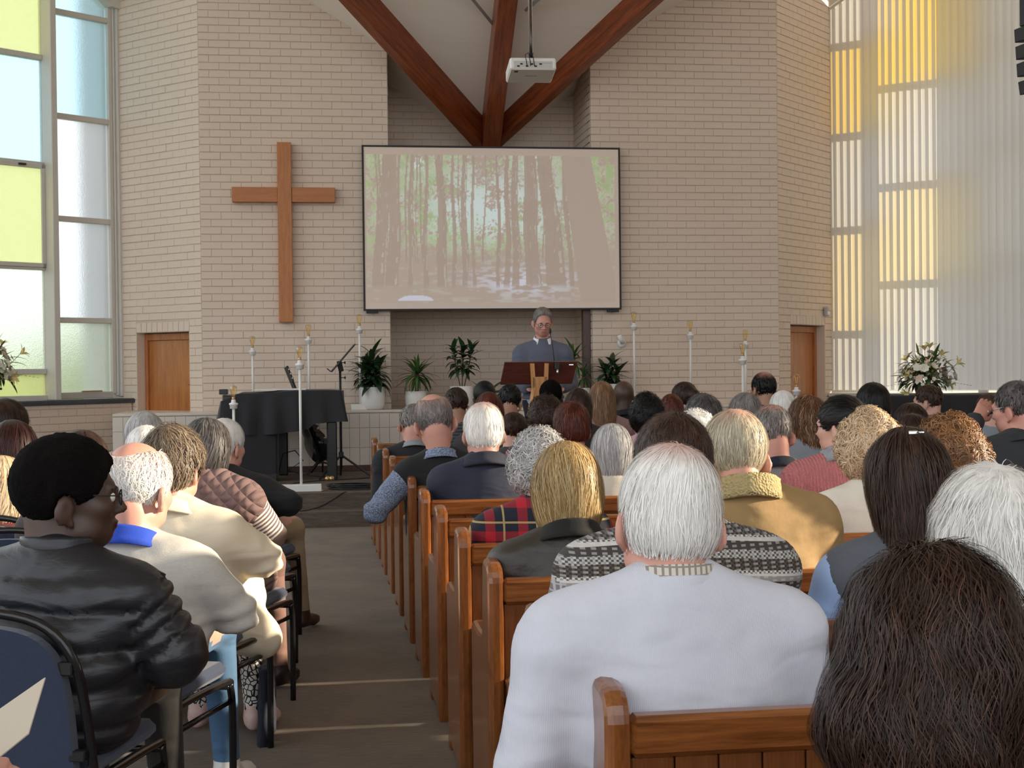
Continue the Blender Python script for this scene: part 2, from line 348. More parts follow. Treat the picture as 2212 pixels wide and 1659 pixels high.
def door_wall(side):
    A, B = ((WL0, C1[:2]) if side == 'left' else (C2[:2], WR0)); L = np.linalg.norm(B - A); u = (B - A) / L; n = np.array([-u[1], u[0]])
    def sx(px, py=850): p = on_plane(px, py, (*A, 0), (n[0], n[1], 0)); return (p[:2] - A) @ u
    def sz(px, py): return on_plane(px, py, (*A, 0), (n[0], n[1], 0))[2]
    if side == 'left': d0, d1, zt = sx(297), sx(412), sz(350, 718)
    else: d0, d1, zt = sx(1707), sx(1782), sz(1740, 702)
    hole = (d0, d1, -0.5, zt); sold = (d0 - 0.0, d1 + 0.0, zt, zt + 0.115)
    w = wall('wall_door_' + side, A, B, 0.0, 7.2, holes=[hole], extra=[sold], back=0.2, phase=1)
    W_ = d1 - d0; fr = MB(); sd = 0.10
    fr.box((d0 + .01, sd, 0.28), (d0 + 0.055, sd + 0.1, zt - 0.01), 0.004).box((d1 - 0.055, sd, 0.28), (d1 - .01, sd + 0.1, zt - 0.01), 0.004).box((d0 + 0.055, sd, zt - 0.085), (d1 - 0.055, sd + 0.1, zt - 0.01), 0.004)
    rz = math.atan2(u[1], u[0])
    d = struct(MB().box((d0 + 0.055, sd + 0.03, 0.285), (d1 - 0.055, sd + 0.07, zt - 0.085), 0.003).build('door_1' if side == 'left' else 'door_2', M['door'], loc=(A[0], A[1], 0), rot=(0, 0, rz)))
    fr.build('door_frame', M['frame'], d)
    hx = d1 - 0.13 if side == 'left' else d0 + 0.13
    MB().tube([(hx, sd + 0.03, 1.22), (hx, sd - 0.01, 1.22), (hx + 0.09, sd - 0.012, 1.22)], 0.009, 8).build('door_handle', M['steel'], d, True)
    # jamb reveals of brick behind the face, and a dark lobby behind the door
    b = MB(); b.box((d0 - 0.1, 0.19, 0.0), (d1 + 0.1, 0.4, zt + 0.2)); struct(b.build('wall_behind_door_' + side, M['mortar'], loc=(A[0], A[1], 0), rot=(0, 0, rz)))
    b = MB().box((d0 - 0.002, -0.006, 0.28), (d0 + 0.006, 0.18, zt)).box((d1 - 0.006, -0.006, 0.28), (d1 + 0.002, 0.18, zt)); b.build('reveal', M['brick'], w)
    return w
door_wall('left'); door_wall('right')
# --- tiled ledge with skirting across the front
L0, L1 = C1[0] - 0.9, C2[0] + 0.9
led = struct(MB().box((L0, LEDGE_Y + 0.012, STAGE_Z), (L1, YR, LEDGE_Z - 0.03)).build('trim_1', M['grout']))
MB().box((L0, LEDGE_Y - 0.004, LEDGE_Z - 0.03), (L1, YR, LEDGE_Z), 0.006).build('ledge_top', M['tile'], led)
MB().box((L0, LEDGE_Y - 0.004, STAGE_Z), (L1, LEDGE_Y + 0.02, STAGE_Z + 0.062), 0.003).build('skirting', M['post'], led)
tw = 0.107; tz = [STAGE_Z + 0.064, STAGE_Z + 0.064 + 0.19, STAGE_Z + 0.064 + 0.40, LEDGE_Z - 0.032]
tm = []
for j in range(3):
    b = MB().box((-tw / 2 + .0012, 0, 0), (tw / 2 - .0012, 0.015, tz[j + 1] - tz[j] - 0.003), 0.002); tm.append(mesh_data('tile', b.v, b.f, M['tile']))
nt = 0
for i in range(int((L1 - L0) / tw)):
    x = L0 + tw * (i + 0.5)
    for j in range(3):
        if nt < 300 and x > at_y(440, 900, LEDGE_Y)[0]: put('tile', tm[j], led, (x, LEDGE_Y - 0.002, tz[j])); nt += 1
b = MB()
for i in range(int((L1 - L0) / tw)):
    x = L0 + tw * (i + 0.5)
    if x > at_y(440, 900, LEDGE_Y)[0] + 99.5 * tw or x <= at_y(440, 900, LEDGE_Y)[0]:
        for j in range(3): b.box((x - tw / 2 + .0012, LEDGE_Y - 0.002, tz[j]), (x + tw / 2 - .0012, LEDGE_Y + .012, tz[j + 1] - 0.003), 0.002)
if b.v: b.build('tiling', M['tile'], led)['kind'] = 'stuff'
# --- ceiling facets and beams
def beam_pts(pb, pt, db, dt, k=2.6):
    a = at_d(*pb, db); c = at_d(*pt, dt); return a - (c - a) * 0.12, a + (c - a) * k
BL_ = beam_pts((1028, 313), (742, 0), 16.4, 14.45); BC_ = beam_pts((1062, 313), (1098, 0), 16.35, 14.45); BR_ = beam_pts((1078, 313), (1424, 0), 16.5, 14.6)
def beam(name, ab, wd, dp):
    a, c = map(Vector, ab); d = (c - a).normalized(); side = d.cross(Vector((0, 0, 1))).normalized(); up = side.cross(d).normalized()
    L = (c - a).length; m = Matrix((side, up, d)).transposed().to_4x4(); m.translation = a
    b = MB().box((-wd / 2, 0, 0), (wd / 2, dp, L), 0.006); o = b.build(name, M['beam']); o.matrix_world = m; return struct(o), up
bl, upl = beam('trim_2', BL_, 0.13, 0.36); bc, upc = beam('trim_3', BC_, 0.20, 0.34); br, upr = beam('trim_4', BR_, 0.13, 0.36)
off = 0.30
tl0, tl1 = np.array(BL_[0]) + np.array(upl) * off, np.array(BL_[1]) + np.array(upl) * off
tc0, tc1 = np.array(BC_[0]) + np.array(upc) * off, np.array(BC_[1]) + np.array(upc) * off
tr0, tr1 = np.array(BR_[0]) + np.array(upr) * off, np.array(BR_[1]) + np.array(upr) * off
def slab(name, pts, mat, th=0.08):
    n = len(pts); v = [tuple(p) for p in pts] + [(p[0], p[1], p[2] + th) for p in pts]
    f = [tuple(range(n - 1, -1, -1)), tuple(range(n, 2 * n))] + [(i, (i + 1) % n, n + (i + 1) % n, n + i) for i in range(n)]
    return struct(put(name, mesh_data(name, v, f, mat)))
slab('ceiling_centre_left', [tl0, tc0, tc1, tl1], M['ceil']); slab('ceiling_centre_right', [tc0, tr0, tr1, tc1], M['ceil'])
P3 = lambda fn, x, y: np.array([x, y, fn(x, y)])
slab('ceiling_left', [P3(PL, tl0[0] + .1, 17.4), P3(PL, *tl0[:2]), P3(PL, *tl1[:2]), P3(PL, -7, tl1[1]), P3(PL, -7, 17.4)], M['ceil'])
slab('ceiling_right', [P3(PR, tr0[0] - .1, 17.4), P3(PR, 10.8, 17.4), P3(PR, 10.8, tr1[1]), P3(PR, *tr1[:2]), P3(PR, *tr0[:2])], M['ceil'])
for a_, b_, i_ in (((1022, 0), (1071, 60), 0), ((1162, 0), (1136, 22), 1)):
    nrm = np.cross((tc0 - (tl0 if i_ == 0 else tr0)), tc1 - tc0); p_ = on_plane(*a_, tc0 - np.array([0, 0, .004]), nrm); r_ = on_plane(*b_, tc0 - np.array([0, 0, .004]), nrm)
    struct(MB().tube([p_ + (p_ - r_) * 2, r_], 0.022, 4).build('trim_%d' % (5 + i_), simple('batten_%d' % i_, (0.33, 0.32, 0.31), 0.7)))
slab('ceiling_hall', [np.array(q) for q in ((-7.2, -3.5, 7.6), (10.9, -3.5, 7.6), (10.9, 11.2, 7.6), (-7.2, 11.2, 7.6))], M['ceil'])
# dark slim post behind the screen
pp = at_y(1268, 760, YW + 0.1)
struct(MB().box((pp[0] - 0.05, YW + 0.06, LEDGE_Z), (pp[0] + 0.05, YW + 0.16, 3.2), 0.004).build('trim_7', M['post']))
# --- left window wall
def frame_of(A, B):
    A = np.array(A[:2]); B = np.array(B[:2]); u = (B - A) / np.linalg.norm(B - A); n = np.array([-u[1], u[0]])
    def loc(px, py): p = on_plane(px, py, (*A, 0), (n[0], n[1], 0)); return (p[:2] - A) @ u, p[2]
    return A, u, math.atan2(u[1], u[0]), loc
A, u, rz, lo = frame_of(WLE, WL0); LW = 5.2
SIZ = lo(200, 852)[1]
win = struct(empty('window_1', (A[0], A[1], 0), rz))
j0, j1 = lo(236, 500)[0], LW + 0.02                     # right jamb
m0, m1 = lo(94, 500)[0], lo(107, 500)[0]               # fin mullion
def member(a, c, z0, z1, y0=-0.03, y1=0.05, nm='bar'): return MB().box((a, y0, z0), (c, y1, z1), 0.006).build(nm, M['winframe'], win)
ZT = 7.4
member(j0, j0 + 0.05, SIZ, ZT); member(j0 + 0.05, j0 + 0.075, SIZ - .02, ZT, -0.05, 0.05); member(j0 + 0.075, j1, SIZ - .03, ZT, -0.09, 0.05)
col_w = j0 - m1
cols = [(m1, j0)]; x = m0
k = 0
member(m0, m1, SIZ - 0.05, ZT, -0.20, 0.05, 'mullion')
edges_r = [lo(170, y)[1] for y in (850, 692, 475, 256, 34)] + [6.6]; edges_l = [lo(48, y)[1] for y in (858, 803, 576, 352, 118)] + [5.95]
gR = ['g_green', 'g_clear', 'g_clear', 'g_blue', 'g_blue', 'g_blue']; gL = ['g_yellow', 'g_green', 'g_yellow', 'g_blue', 'g_yellow', 'g_clear']
def column(a, c, edges, glz):
    for i in range(len(edges) - 1):
        z0, z1 = edges[i], edges[i + 1]
        if i: member(a, c, z0 - 0.03, z0 + 0.03)
        MB().box((a, 0.0, z0), (c, 0.006, z1)).build('pane', M[glz[i]], win)
    member(a, c, edges[0] - 0.06, edges[0] + 0.015); member(a, c, edges[-1] - 0.02, edges[-1] + 0.06)
column(m1, j0, edges_r, gR)
xe = m0
for kk in range(5):
    w_ = 0.62; a_ = xe - w_
    if a_ < 0: break
    column(a_, xe, edges_l if kk % 2 == 0 else edges_r, gL if kk % 2 == 0 else gR); member(a_ - 0.07, a_, SIZ - 0.05, ZT, -0.2 if kk % 2 else -0.06, 0.05, 'mullion'); xe = a_ - 0.07
# casement frame on the yellow opening light
z0, z1 = edges_l[2], edges_l[3]
b = MB(); a_, c_ = m0 - 0.62, m0
b.box((a_, -0.055, z0), (c_, -0.03, z0 + 0.045), 0.004).box((a_, -0.055, z1 - 0.05), (c_, -0.03, z1), 0.004).box((c_ - 0.045, -0.055, z0), (c_, -0.03, z1), 0.004).box((a_, -0.055, z0), (a_ + 0.045, -0.03, z1), 0.004); b.build('casement', M['winframe'], win)
MB().box((m0 - 0.32, -0.09, z1 - 0.03), (m0 - 0.24, -0.055, z1 - 0.01), 0.003).build('latch', M['blackmat'], win)
MB().box((j0 - 0.42, -0.07, SIZ + 0.03), (j0 - 0.16, -0.05, SIZ + 0.045), 0.002).build('stay', M['brass'], win)
# window head closing piece that slopes down towards the corner
hz = lo(232, 18)[1]
b = MB(); b.prism([(LW + .05, hz - 0.02), (LW + .05, 8.0), (LW - 3.4, 8.0), (j0 - 0.0, hz)], 1, -0.12, 0.1); struct(b.build('wall_window_left_head', M['winframe'], loc=(A[0], A[1], 0), rot=(0, 0, rz)))
# wall below with slate sill
w = wall('wall_window_left', A - np.array([-u[1], u[0]]) * 0.24, WL0 - np.array([-u[1], u[0]]) * 0.24, 0.0, SIZ - 0.10, bricks=200)
sill = MB().box((0, -0.28, SIZ - 0.10), (LW + 0.04, 0.02, SIZ - 0.055), 0.006).build('window_sill', M['slate'], win)
for i in range(20):
    a_ = LW + 0.02 - 0.23 * (i + 1)
    MB().box((a_, -0.272, SIZ - 0.055), (a_ + 0.226, 0.0, SIZ - 0.049), 0.002).build('sill_tile', M['slate'], sill)
# --- right window behind vertical blinds
A2, u2, rz2, lo2 = frame_of(WR0, WRE); win2 = struct(empty('window_2', (A2[0], A2[1], 0), rz2)); GO = 0.24
Z = lambda px, py: lo2(px, py)[1]; S = lambda px: lo2(px, 450)[0]
SB = Z(1900, 846)
cols2 = [(0.03, S(1878), [SB, Z(1850, 720), Z(1850, 495), Z(1850, 292), Z(1850, 95), 7.6], ['s_white', 's_pale', 's_white', 's_yellow', 's_white']),
         (S(1900), S(2040), [SB, Z(1960, 612), Z(1960, 400), Z(1960, 185), Z(1960, -150), 7.6], ['s_white', 's_pale', 's_white', 's_yellow', 's_white']),
         (S(2060), S(2060) + 0.75, [SB, 2.5, 3.8, 5.0, 7.6], ['s_white', 's_clear', 's_white', 's_white']), (S(2060) + 0.85, S(2060) + 1.6, [SB, 2.5, 3.8, 5.0, 7.6], ['s_white'] * 4), (S(2060) + 1.7, 5.0, [SB, 2.5, 3.8, 5.0, 7.6], ['s_white'] * 4)]
rise = GO / (u2 @ np.array([u2[0], u2[1]]))
lat = (GO * (S_DIR.x * u2[0] + S_DIR.y * u2[1]) / (S_DIR.x * -u2[1] + S_DIR.y * u2[0]))      # how far the sun slides a pane's patch along the wall
dzs = GO * S_DIR.z / (S_DIR.x * -u2[1] + S_DIR.y * u2[0])
def mem2(a, c, z0, z1): return MB().box((a, GO - 0.03, z0), (c, GO + 0.04, z1), 0.005).build('bar', M['winframe'], win2)
prev = -0.25
for a, c, ed, gl in cols2:
    a += lat; c += lat
    mem2(prev, a, SB - 0.1, 7.7); prev = c
    for i in range(len(ed) - 1):
        z0, z1 = ed[i] + (dzs if i else 0), ed[i + 1] + dzs
        MB().box((a, GO, z0), (c, GO + 0.006, z1)).build('pane', M[gl[i]], win2)
        if i: mem2(a, c, z0 - 0.035, z0 + 0.035)
mem2(prev, 5.3 + lat, SB - 0.1, 7.7); mem2(-0.25, 5.3, SB - 0.15, SB - 0.02)
wall('wall_window_right', WR0 + np.array([0.0, 0.0]), WRE, 0.0, SB - 0.06, bricks=60)
MB().box((0.0, -0.16, SB - 0.06), (5.2, GO + 0.02, SB - 0.015), 0.006).build('window_sill', M['winframe'], win2)
# blinds
bl_ = thing('vertical_blind', 'tall cream vertical fabric blind glowing with yellow light, right wall', 'blind', (A2[0], A2[1], 0), rz2)
ns = 60; pitch = 0.0865; zt0 = Z(1800, 24)
hd = [(0.02 + i * 0.3, -0.04, min(zt0 + 0.02 + 0.55 * (0.02 + i * 0.3), 7.6)) for i in range(15)]
MB().tube(hd, 0.022, 6).build('head_rail', M['winframe'], bl_)
sm = {}
for i in range(ns):
    x = 0.035 + i * pitch; top = min(zt0 + 0.55 * x, 7.55); P = []
    for zz in np.linspace(SB + 0.02, top, 8):
        row = []
        for k in range(6):
            q = (k / 5 - 0.5) * 0.1; row.append((q, -0.012 * (1 - (2 * q / 0.1) ** 2) * 1.0 + 0.002 * math.sin(zz * 0.9 + i), zz))
        P.append(row)
    b = MB().grid(P); o = b.build('slat', M['blind'], bl_, True, loc=(x, -0.02, 0), rot=(0, 0, R(-9) + random.gauss(0, R(2.0)))); 
# exterior: lawn, hedge and pier seen through the rippled glass
t = NT('grass'); t.bsdf(t.mix(t.noise(t.obj(), 3, 4), (0.16, 0.24, 0.07), (0.34, 0.40, 0.16)), 0.9); M['grass'] = t.m
M['yard'] = simple('dry_lawn', (0.36, 0.32, 0.22), 0.9, 0, 2, 0.25)
struct(MB().box((-60, -40, -0.35), (60, 70, -0.12)).build('floor_garden', M['yard']))
pj = np.array([A[0], A[1]]) + u * (j0 - 0.03) + np.array([-u[1], u[0]]) * 0.5
M['pier'] = simple('grey_rendered_pier', (0.52, 0.54, 0.58), 0.8)
struct(MB().box((-0.02, -0.25, -0.2), (0.9, 0.25, 7.4)).build('wall_outside_pier', M['pier'], loc=(pj[0] + u[0] * .14, pj[1] + u[1] * .14, 0), rot=(0, 0, rz)))
for i in range(5):
    b = MB(); hz_ = 1.9 + 0.5 * random.random(); P = []
    for a in np.linspace(0, math.pi, 9):
        P.append([((1.0 + 0.15 * random.random()) * math.cos(w_) * math.sin(a) * 1.6, math.sin(w_) * math.sin(a) * 1.3 * (1 + 0.15 * random.random()), hz_ * 0.5 - hz_ * 0.55 * math.cos(a)) for w_ in np.linspace(0, 2 * math.pi, 13)])
    b.grid(P); c_ = np.array([A[0], A[1]]) + u * (i * 3.6 - 5) + np.array([-u[1], u[0]]) * 6.5
    tag(b.build('garden_bush', M['grass'], smooth=True, loc=(c_[0], c_[1], -0.1)), ['green bush blurred behind the leftmost rippled pane', 'green bush blurred behind the left window, second from left', 'green bush blurred behind the rippled window, middle one', 'green bush blurred behind the pane beside the door wall', 'green bush furthest right outside the left window'][i], 'bush', 'bushes outside the window')
nO = np.array([-u2[1], u2[0]]); pq = np.array(A2) + nO * 0.55
struct(MB().box((2.42, 0, -.2), (6.6, 0.2, 8.2)).build('wall_added_sun_block', M['pier'], loc=(pq[0], pq[1], 0), rot=(0, 0, rz2)))  # added unseen slab that blocks the sun from the right part of the blinds
# --- right side wall with the opening that lets the low sun in
SX = 10.6
hole = (0, 0)
b = MB()
ya, yb, za, zb = 3.3, 5.9, 2.3, 4.5
b.box((SX, -3.5, 0), (SX + .25, ya, 8)).box((SX, yb, 0), (SX + .25, 14.4, 8)).box((SX, ya, 0), (SX + .25, yb, za)).box((SX, ya, zb), (SX + .25, yb, 8))
struct(b.build('wall_right', M['brick']))
w3 = struct(empty('window_3', (SX + 0.1, 0, 0)))
for i in range(1, 3): MB().box((0, ya + (yb - ya) * i / 3 - .03, za), (0.06, ya + (yb - ya) * i / 3 + .03, zb), 0.004).build('bar', M['winframe'], w3)
# ------------------------------------------------------------------ cross and projection screen
yc = YW - 0.03
def rect_y(x0, y0, x1, y1, Y): a = at_y(x0, (y0 + y1) / 2, Y); c = at_y(x1, (y0 + y1) / 2, Y); t_ = at_y((x0 + x1) / 2, y0, Y); b_ = at_y((x0 + x1) / 2, y1, Y); return a[0], c[0], b_[2], t_[2]
x0, x1, z0, z1 = rect_y(600.5, 308, 631, 696, yc - 0.05); h0, h1, hz0, hz1 = rect_y(501, 405, 724, 437, yc - 0.05)
cr = thing('wooden_cross', 'large plain honey-coloured wooden cross on the brick wall beside the screen', 'cross', ((x0 + x1) / 2, yc, z0))
ox, oz = (x0 + x1) / 2, z0
MB().box((x0 - ox, -0.085, 0), (x1 - ox, 0.018, z1 - oz), 0.004).build('upright', M['cross'], cr)
MB().box((h0 - ox, -0.075, hz0 - oz), (x0 - ox - .0005, 0.018, hz1 - oz), 0.004).build('arm', M['crossh'], cr)
MB().box((x1 - ox + .0005, -0.075, hz0 - oz), (h1 - ox, 0.018, hz1 - oz), 0.004).build('arm', M['crossh'], cr)
ys = YW - 0.11
sa = at_y(783.5, 492, ys); sb = at_y(1341, 492, ys); sz1 = at_y(1060, 316, ys)[2]; sz0 = at_y(1060, 670, ys)[2]
scr = thing('projection_screen', 'wide projection screen showing a sunlit green forest, black rim', 'screen', (sa[0], ys, sz0)); SWD, SHT = sb[0] - sa[0], sz1 - sz0
b = MB(); e = 0.02
b.box((0, 0, 0), (SWD, .035, e), 0.002).box((0, 0, SHT - e), (SWD, .035, SHT), 0.002).box((0, 0, e), (e, .035, SHT - e), 0.002).box((SWD - e, 0, e), (SWD, .035, SHT - e), 0.002); b.build('rim', M['blackmat'], scr)
for xx in (0.03, SWD - 0.16): MB().box((xx, 0, -0.028), (xx + 0.13, .05, 0.0), 0.003).build('bracket', M['blackmat'], scr)
for xx in (0.12, SWD - 0.2): MB().box((xx, 0.032, SHT * .3), (xx + 0.08, .125, SHT * .7), 0.003).build('wall_mount', M['blackmat'], scr)
def vnoise(x, y, s, seed):
    r_ = np.random.default_rng(seed); g = r_.random((64, 64)); X = x * s; Y = y * s; i = np.floor(X).astype(int); j = np.floor(Y).astype(int); fx = X - i; fy = Y - j; fx = fx * fx * (3 - 2 * fx); fy = fy * fy * (3 - 2 * fy)
    G = lambda a, c: g[a % 64, c % 64]
    return (G(i, j) * (1 - fx) + G(i + 1, j) * fx) * (1 - fy) + (G(i, j + 1) * (1 - fx) + G(i + 1, j + 1) * fx) * fy
def forest(nx=340, nz=212):
    X, Zz = np.meshgrid(np.linspace(0, 1, nx), np.linspace(0, 1, nz)); asp = 1.6; x = X * asp
    base = np.array([0.53, 0.435, 0.37]); img = np.ones((nz, nx, 3)) * base
    n1 = vnoise(x, Zz, 14, 1); n2 = vnoise(x, Zz, 34, 2); n3 = vnoise(x, Zz, 70, 3); n4 = vnoise(x, Zz, 5, 4); n5 = vnoise(x, Zz, 120, 14); n3 = .5 * n3 + .5 * n5 + .12 * (n5 - .5); leaf = 0.3 * n1 + 0.3 * n2 + 0.4 * n3
    def lay(mask, col):
        m = np.clip(mask, 0, 1)[..., None]; img[:] = img * (1 - m) + np.array(col) * m
    can = np.clip((Zz - 0.28) / 0.2, 0, 1)
    lay(can * np.clip((leaf + 0.25 * n4 - 0.50) * 5, 0, 1) * 0.9, (0.60, 0.64, 0.44)); lay(can * np.clip((n2 * .5 + n3 * .5 + 0.2 * n4 - 0.62) * 6, 0, 1), (0.45, 0.55, 0.28))
    glow = np.exp(-((X - 0.5) / 0.33) ** 2 - ((Zz - 0.6) / 0.30) ** 2); lay(glow * np.clip((n1 * .5 + n3 * .6 - 0.42) * 5, 0, 1) * can, (0.74, 0.86, 0.86)); lay(glow * np.clip((n2 - 0.35) * 4, 0, 1) * 0.5 * np.clip((0.62 - Zz) * 5, 0, 1) * can, (0.56, 0.78, 0.46))
    lay(np.clip((vnoise(x, Zz, 9, 8) * .6 + n3 * .5 - 0.68) * 8, 0, 1) * np.clip((Zz - 0.7) * 6, 0, 1), (0.80, 0.88, 0.95))
    gr = np.clip((0.34 - Zz) / 0.05, 0, 1); gs = vnoise(x, Zz * 4, 16, 5) * .6 + vnoise(x, Zz * 3, 40, 6) * .4; lay(gr, base); lay(gr * np.clip((gs - 0.58) * 6, 0, 1) * 0.6, (0.56, 0.56, 0.42))
    sp = np.exp(-((X - 0.62) / 0.2) ** 2 - ((Zz - 0.17) / 0.10) ** 2); lay(sp * gr * np.clip((gs - 0.42) * 7, 0, 1), (0.74, 0.74, 0.86)); r_ = np.hypot((X - 0.195) / 0.07, (Zz - 0.045) / 0.04); lay((r_ < 1) * (Zz > 0.05) * 0.9, (0.72, 0.74, 0.86))
    rg = np.random.default_rng(11)
    tr = [(0.11, .022, .02), (0.06, .02, .05), (0.30, .017, -.01), (0.385, .009, 0), (0.555, .010, .005), (0.585, .012, .0), (0.635, .011, -.01), (0.66, .02, -.02), (0.74, .034, -.06), (0.345, .007, .0), (0.235, .008, .01), (0.175, .008, .015), (0.52, .007, 0), (0.42, .006, 0), (0.8, .008, -.04)]
    for k in range(34): tr.append((rg.uniform(0.03, .82), rg.uniform(.0015, .004), rg.normal(0, .012)))
    for c, w_, ln in tr:
        cx = c + ln * (0.35 - Zz) * -1.0 + 0.004 * np.sin(Zz * 9 + c * 30); ww = w_ * (1.25 - 0.5 * Zz); b0 = 0.27 if w_ < .006 else 0.12
        lay((np.abs(X - cx) < ww) * np.clip((Zz - b0) * 30, 0, 1) * 0.93, (0.48, 0.385, 0.325))
        lay((np.abs(X - cx - ww * .6) < ww * .15) * np.clip((Zz - b0) * 30, 0, 1) * (vnoise(x, Zz, 30, 9) > .6) * 0.6, (0.62, 0.6, 0.54))
    cx = 0.875 - 0.1 * (Zz - 0.5); lay((np.abs(X - cx) < 0.078 - 0.02 * Zz) * 1.0, base * 0.98); lay(((X > 0.985) | (X < 0.008) | (Zz > 0.955) | (Zz < 0.035)) * 1.0, base * 1.04)
    return img
img = forest(); nz_, nx_ = img.shape[:2]
P = np.zeros((nz_, nx_, 3)); P[..., 0] = np.linspace(e, SWD - e, nx_)[None]; P[..., 1] = 0.008; P[..., 2] = np.linspace(e, SHT - e, nz_)[:, None]
b = MB().grid(P); t = NT('projected_picture'); at = t.n('ShaderNodeAttribute', attribute_name='picture'); pb = t.bsdf(at.outputs[0], 0.9, 0); t.set(pb.inputs['Emission Color'], at.outputs[0]); pb.inputs['Emission Strength'].default_value = 0.24
sf = b.build('screen_surface', t.m, scr); ca = sf.data.color_attributes.new('picture', 'FLOAT_COLOR', 'POINT'); ca.data.foreach_set('color', np.concatenate([img.reshape(-1, 3), np.ones((nz_ * nx_, 1))], 1).astype(np.float32).ravel())
MB().box((e, 0.009, e), (SWD - e, 0.03, SHT - e)).build('backing', M['blackmat'], scr)
# ------------------------------------------------------------------ projector
pd = 11.4; pc = at_d(1152, 150, pd)
pj_ = thing('projector', 'white ceiling projector hanging from a thin pole, cables at the back', 'projector', tuple(pc)); pj_.rotation_euler = (R(-8), 0, -TH * 0 - R(2))
pw, ph, pdp = 0.375, 0.10, 0.33
pbody = MB().box((-pw / 2, 0, 0.0), (pw / 2, pdp, ph), 0.012).build('body', M['white'], pj_)
MB().box((-pw / 2 + .03, -0.003, 0.015), (pw / 2 - .03, 0.004, ph - 0.03), 0.002).build('port_panel', simple('pale_grey_plastic', (0.55, 0.55, 0.54), 0.5), pbody)
for i, xx in enumerate((-.13, -.105, -.06, -.02, 0.01, .05)): MB().box((xx, -0.006, 0.02 + .018 * (i % 2)), (xx + 0.02, 0, 0.032 + .018 * (i % 2)), 0.001).build('port', M['blackmat'], pbody)
MB().box((0.04, -0.004, 0.05), (0.15, -0.0025, 0.054)).build('rating_label', simple('grey_print', (0.35, 0.35, 0.36), 0.6), pbody)
MB().box((-0.05, pdp * .45, -0.002), (0.05, pdp * .45 + 0.008, 0.002)).build('badge', simple('grey_badge', (0.25, 0.25, 0.27), 0.5), pbody)
MB().box((-pw / 2 + .04, pdp * .12, -0.002), (-pw / 2 + .07, pdp * .12 + 0.03, 0.001)).build('sticker', M['blackmat'], pbody)
MB().box((-0.14, 0.05, ph), (0.14, pdp - .06, ph + 0.012), 0.003).build('mount_plate', M['blackmat'], pj_)
MB().tube([(-0.0, pdp * .4, ph), (0.0, pdp * .4 - .35, 3.2)], 0.017, 10).build('pole', M['steel'], pj_, True)
for k in range(3): MB().tube([(-.05 + .03 * k, -.004, .03), (-.06 + .03 * k, -.05, .05), (-.07 + .03 * k, -.06, .10), (-.04 + .02 * k, -.02, .13), (.0, .08, .13), (.0, pdp * .4, .14)], 0.0035, 5).build('cable', M['blackmat'], pj_, True)
# ------------------------------------------------------------------ lectern
ld = 12.85; lc = at_d(1160, 806, ld); base_z = STAGE_Z
lec = thing('lectern', 'dark wood lectern board on a pale timber easel stand', 'lectern', (lc[0], lc[1], base_z), R(4))
s_ = FPX / ld; bw = 160 / s_; zt_ = lc[2] + 24 / s_ - base_z; zb_ = lc[2] - 22 / s_ - base_z
b = MB(); yy0, yy1 = 0.18, -0.06      # top edge leans away, lower edge nearer to the speaker side is hidden
b.add([(-bw / 2 - .015, -0.05, zb_), (bw / 2 - .02, -0.05, zb_), (bw / 2 + .02, 0.16 - .25, zt_), (-bw / 2 + .02, 0.16 - .25, zt_), (-bw / 2 - .015, -0.028, zb_ - .008), (bw / 2 - .02, -0.028, zb_ - .008), (bw / 2 + .02, -0.068, zt_ + .006), (-bw / 2 + .02, -0.068, zt_ + .006)],
      [(3, 2, 1, 0), (4, 5, 6, 7), (0, 1, 5, 4), (1, 2, 6, 5), (2, 3, 7, 6), (3, 0, 4, 7)])
b.build('board', M['lectern'], lec)
MB().box((bw / 2 - .06, -0.098, zt_ - .032), (bw / 2 - .02, -0.09, zt_ - .024)).build('name_plate', M['steel'], lec)
for sx in (-1, 1):
    MB().box((-0.018, -0.02, 0), (0.018, 0.02, 0.22), 0.003, Matrix.Translation((sx * 0.055, -0.095, zb_ - .04)) @ Matrix.Rotation(sx * R(3), 4, 'Y')).build('upright', M['easel'], lec)
    MB().tube([(sx * 0.03, -0.09, zb_ + .05), (sx * 0.24, -0.14, 0.012)], [0.022, 0.02], 4).build('leg', M['easel'], lec)
MB().box((-0.07, -0.115, zb_ - .12), (0.07, -0.06, zb_ + .06), 0.004).build('head_block', M['easel'], lec)
MB().tube([(0, -0.08, zb_ - .05), (0, 0.34, 0.012)], 0.02, 4).build('leg', M['easel'], lec)
gn = thing('gooseneck_microphone', 'thin black gooseneck microphone clipped on the lectern', 'microphone', (lc[0], lc[1], base_z), R(4))
mx_ = (1193 - 1160) / s_
MB().tube([(mx_ + .01, -0.055, zt_ + .01), (mx_ + 0.008, -0.02, zt_ + .12), (mx_ - .012, 0.0, zt_ + .26)], 0.004, 6).build('stem', M['blackmat'], gn, True)
MB().lathe([(.006, 0), (.011, .01), (.012, .03), (.008, .045), (.002, .05)], 10, (mx_ - .012, 0.0, zt_ + .255)).build('capsule', M['blackmat'], gn, True)
MB().box((mx_, -0.12, zt_ - .07), (mx_ + .045, -0.095, zt_ - .005), 0.006).build('clamp', M['blackmat'], gn)
MB().lathe([(.006, -.04), (.012, -.03), (.012, 0)], 8, (mx_ + .025, -.11, zt_ - .07)).build('screw', M['steel'], gn, True)
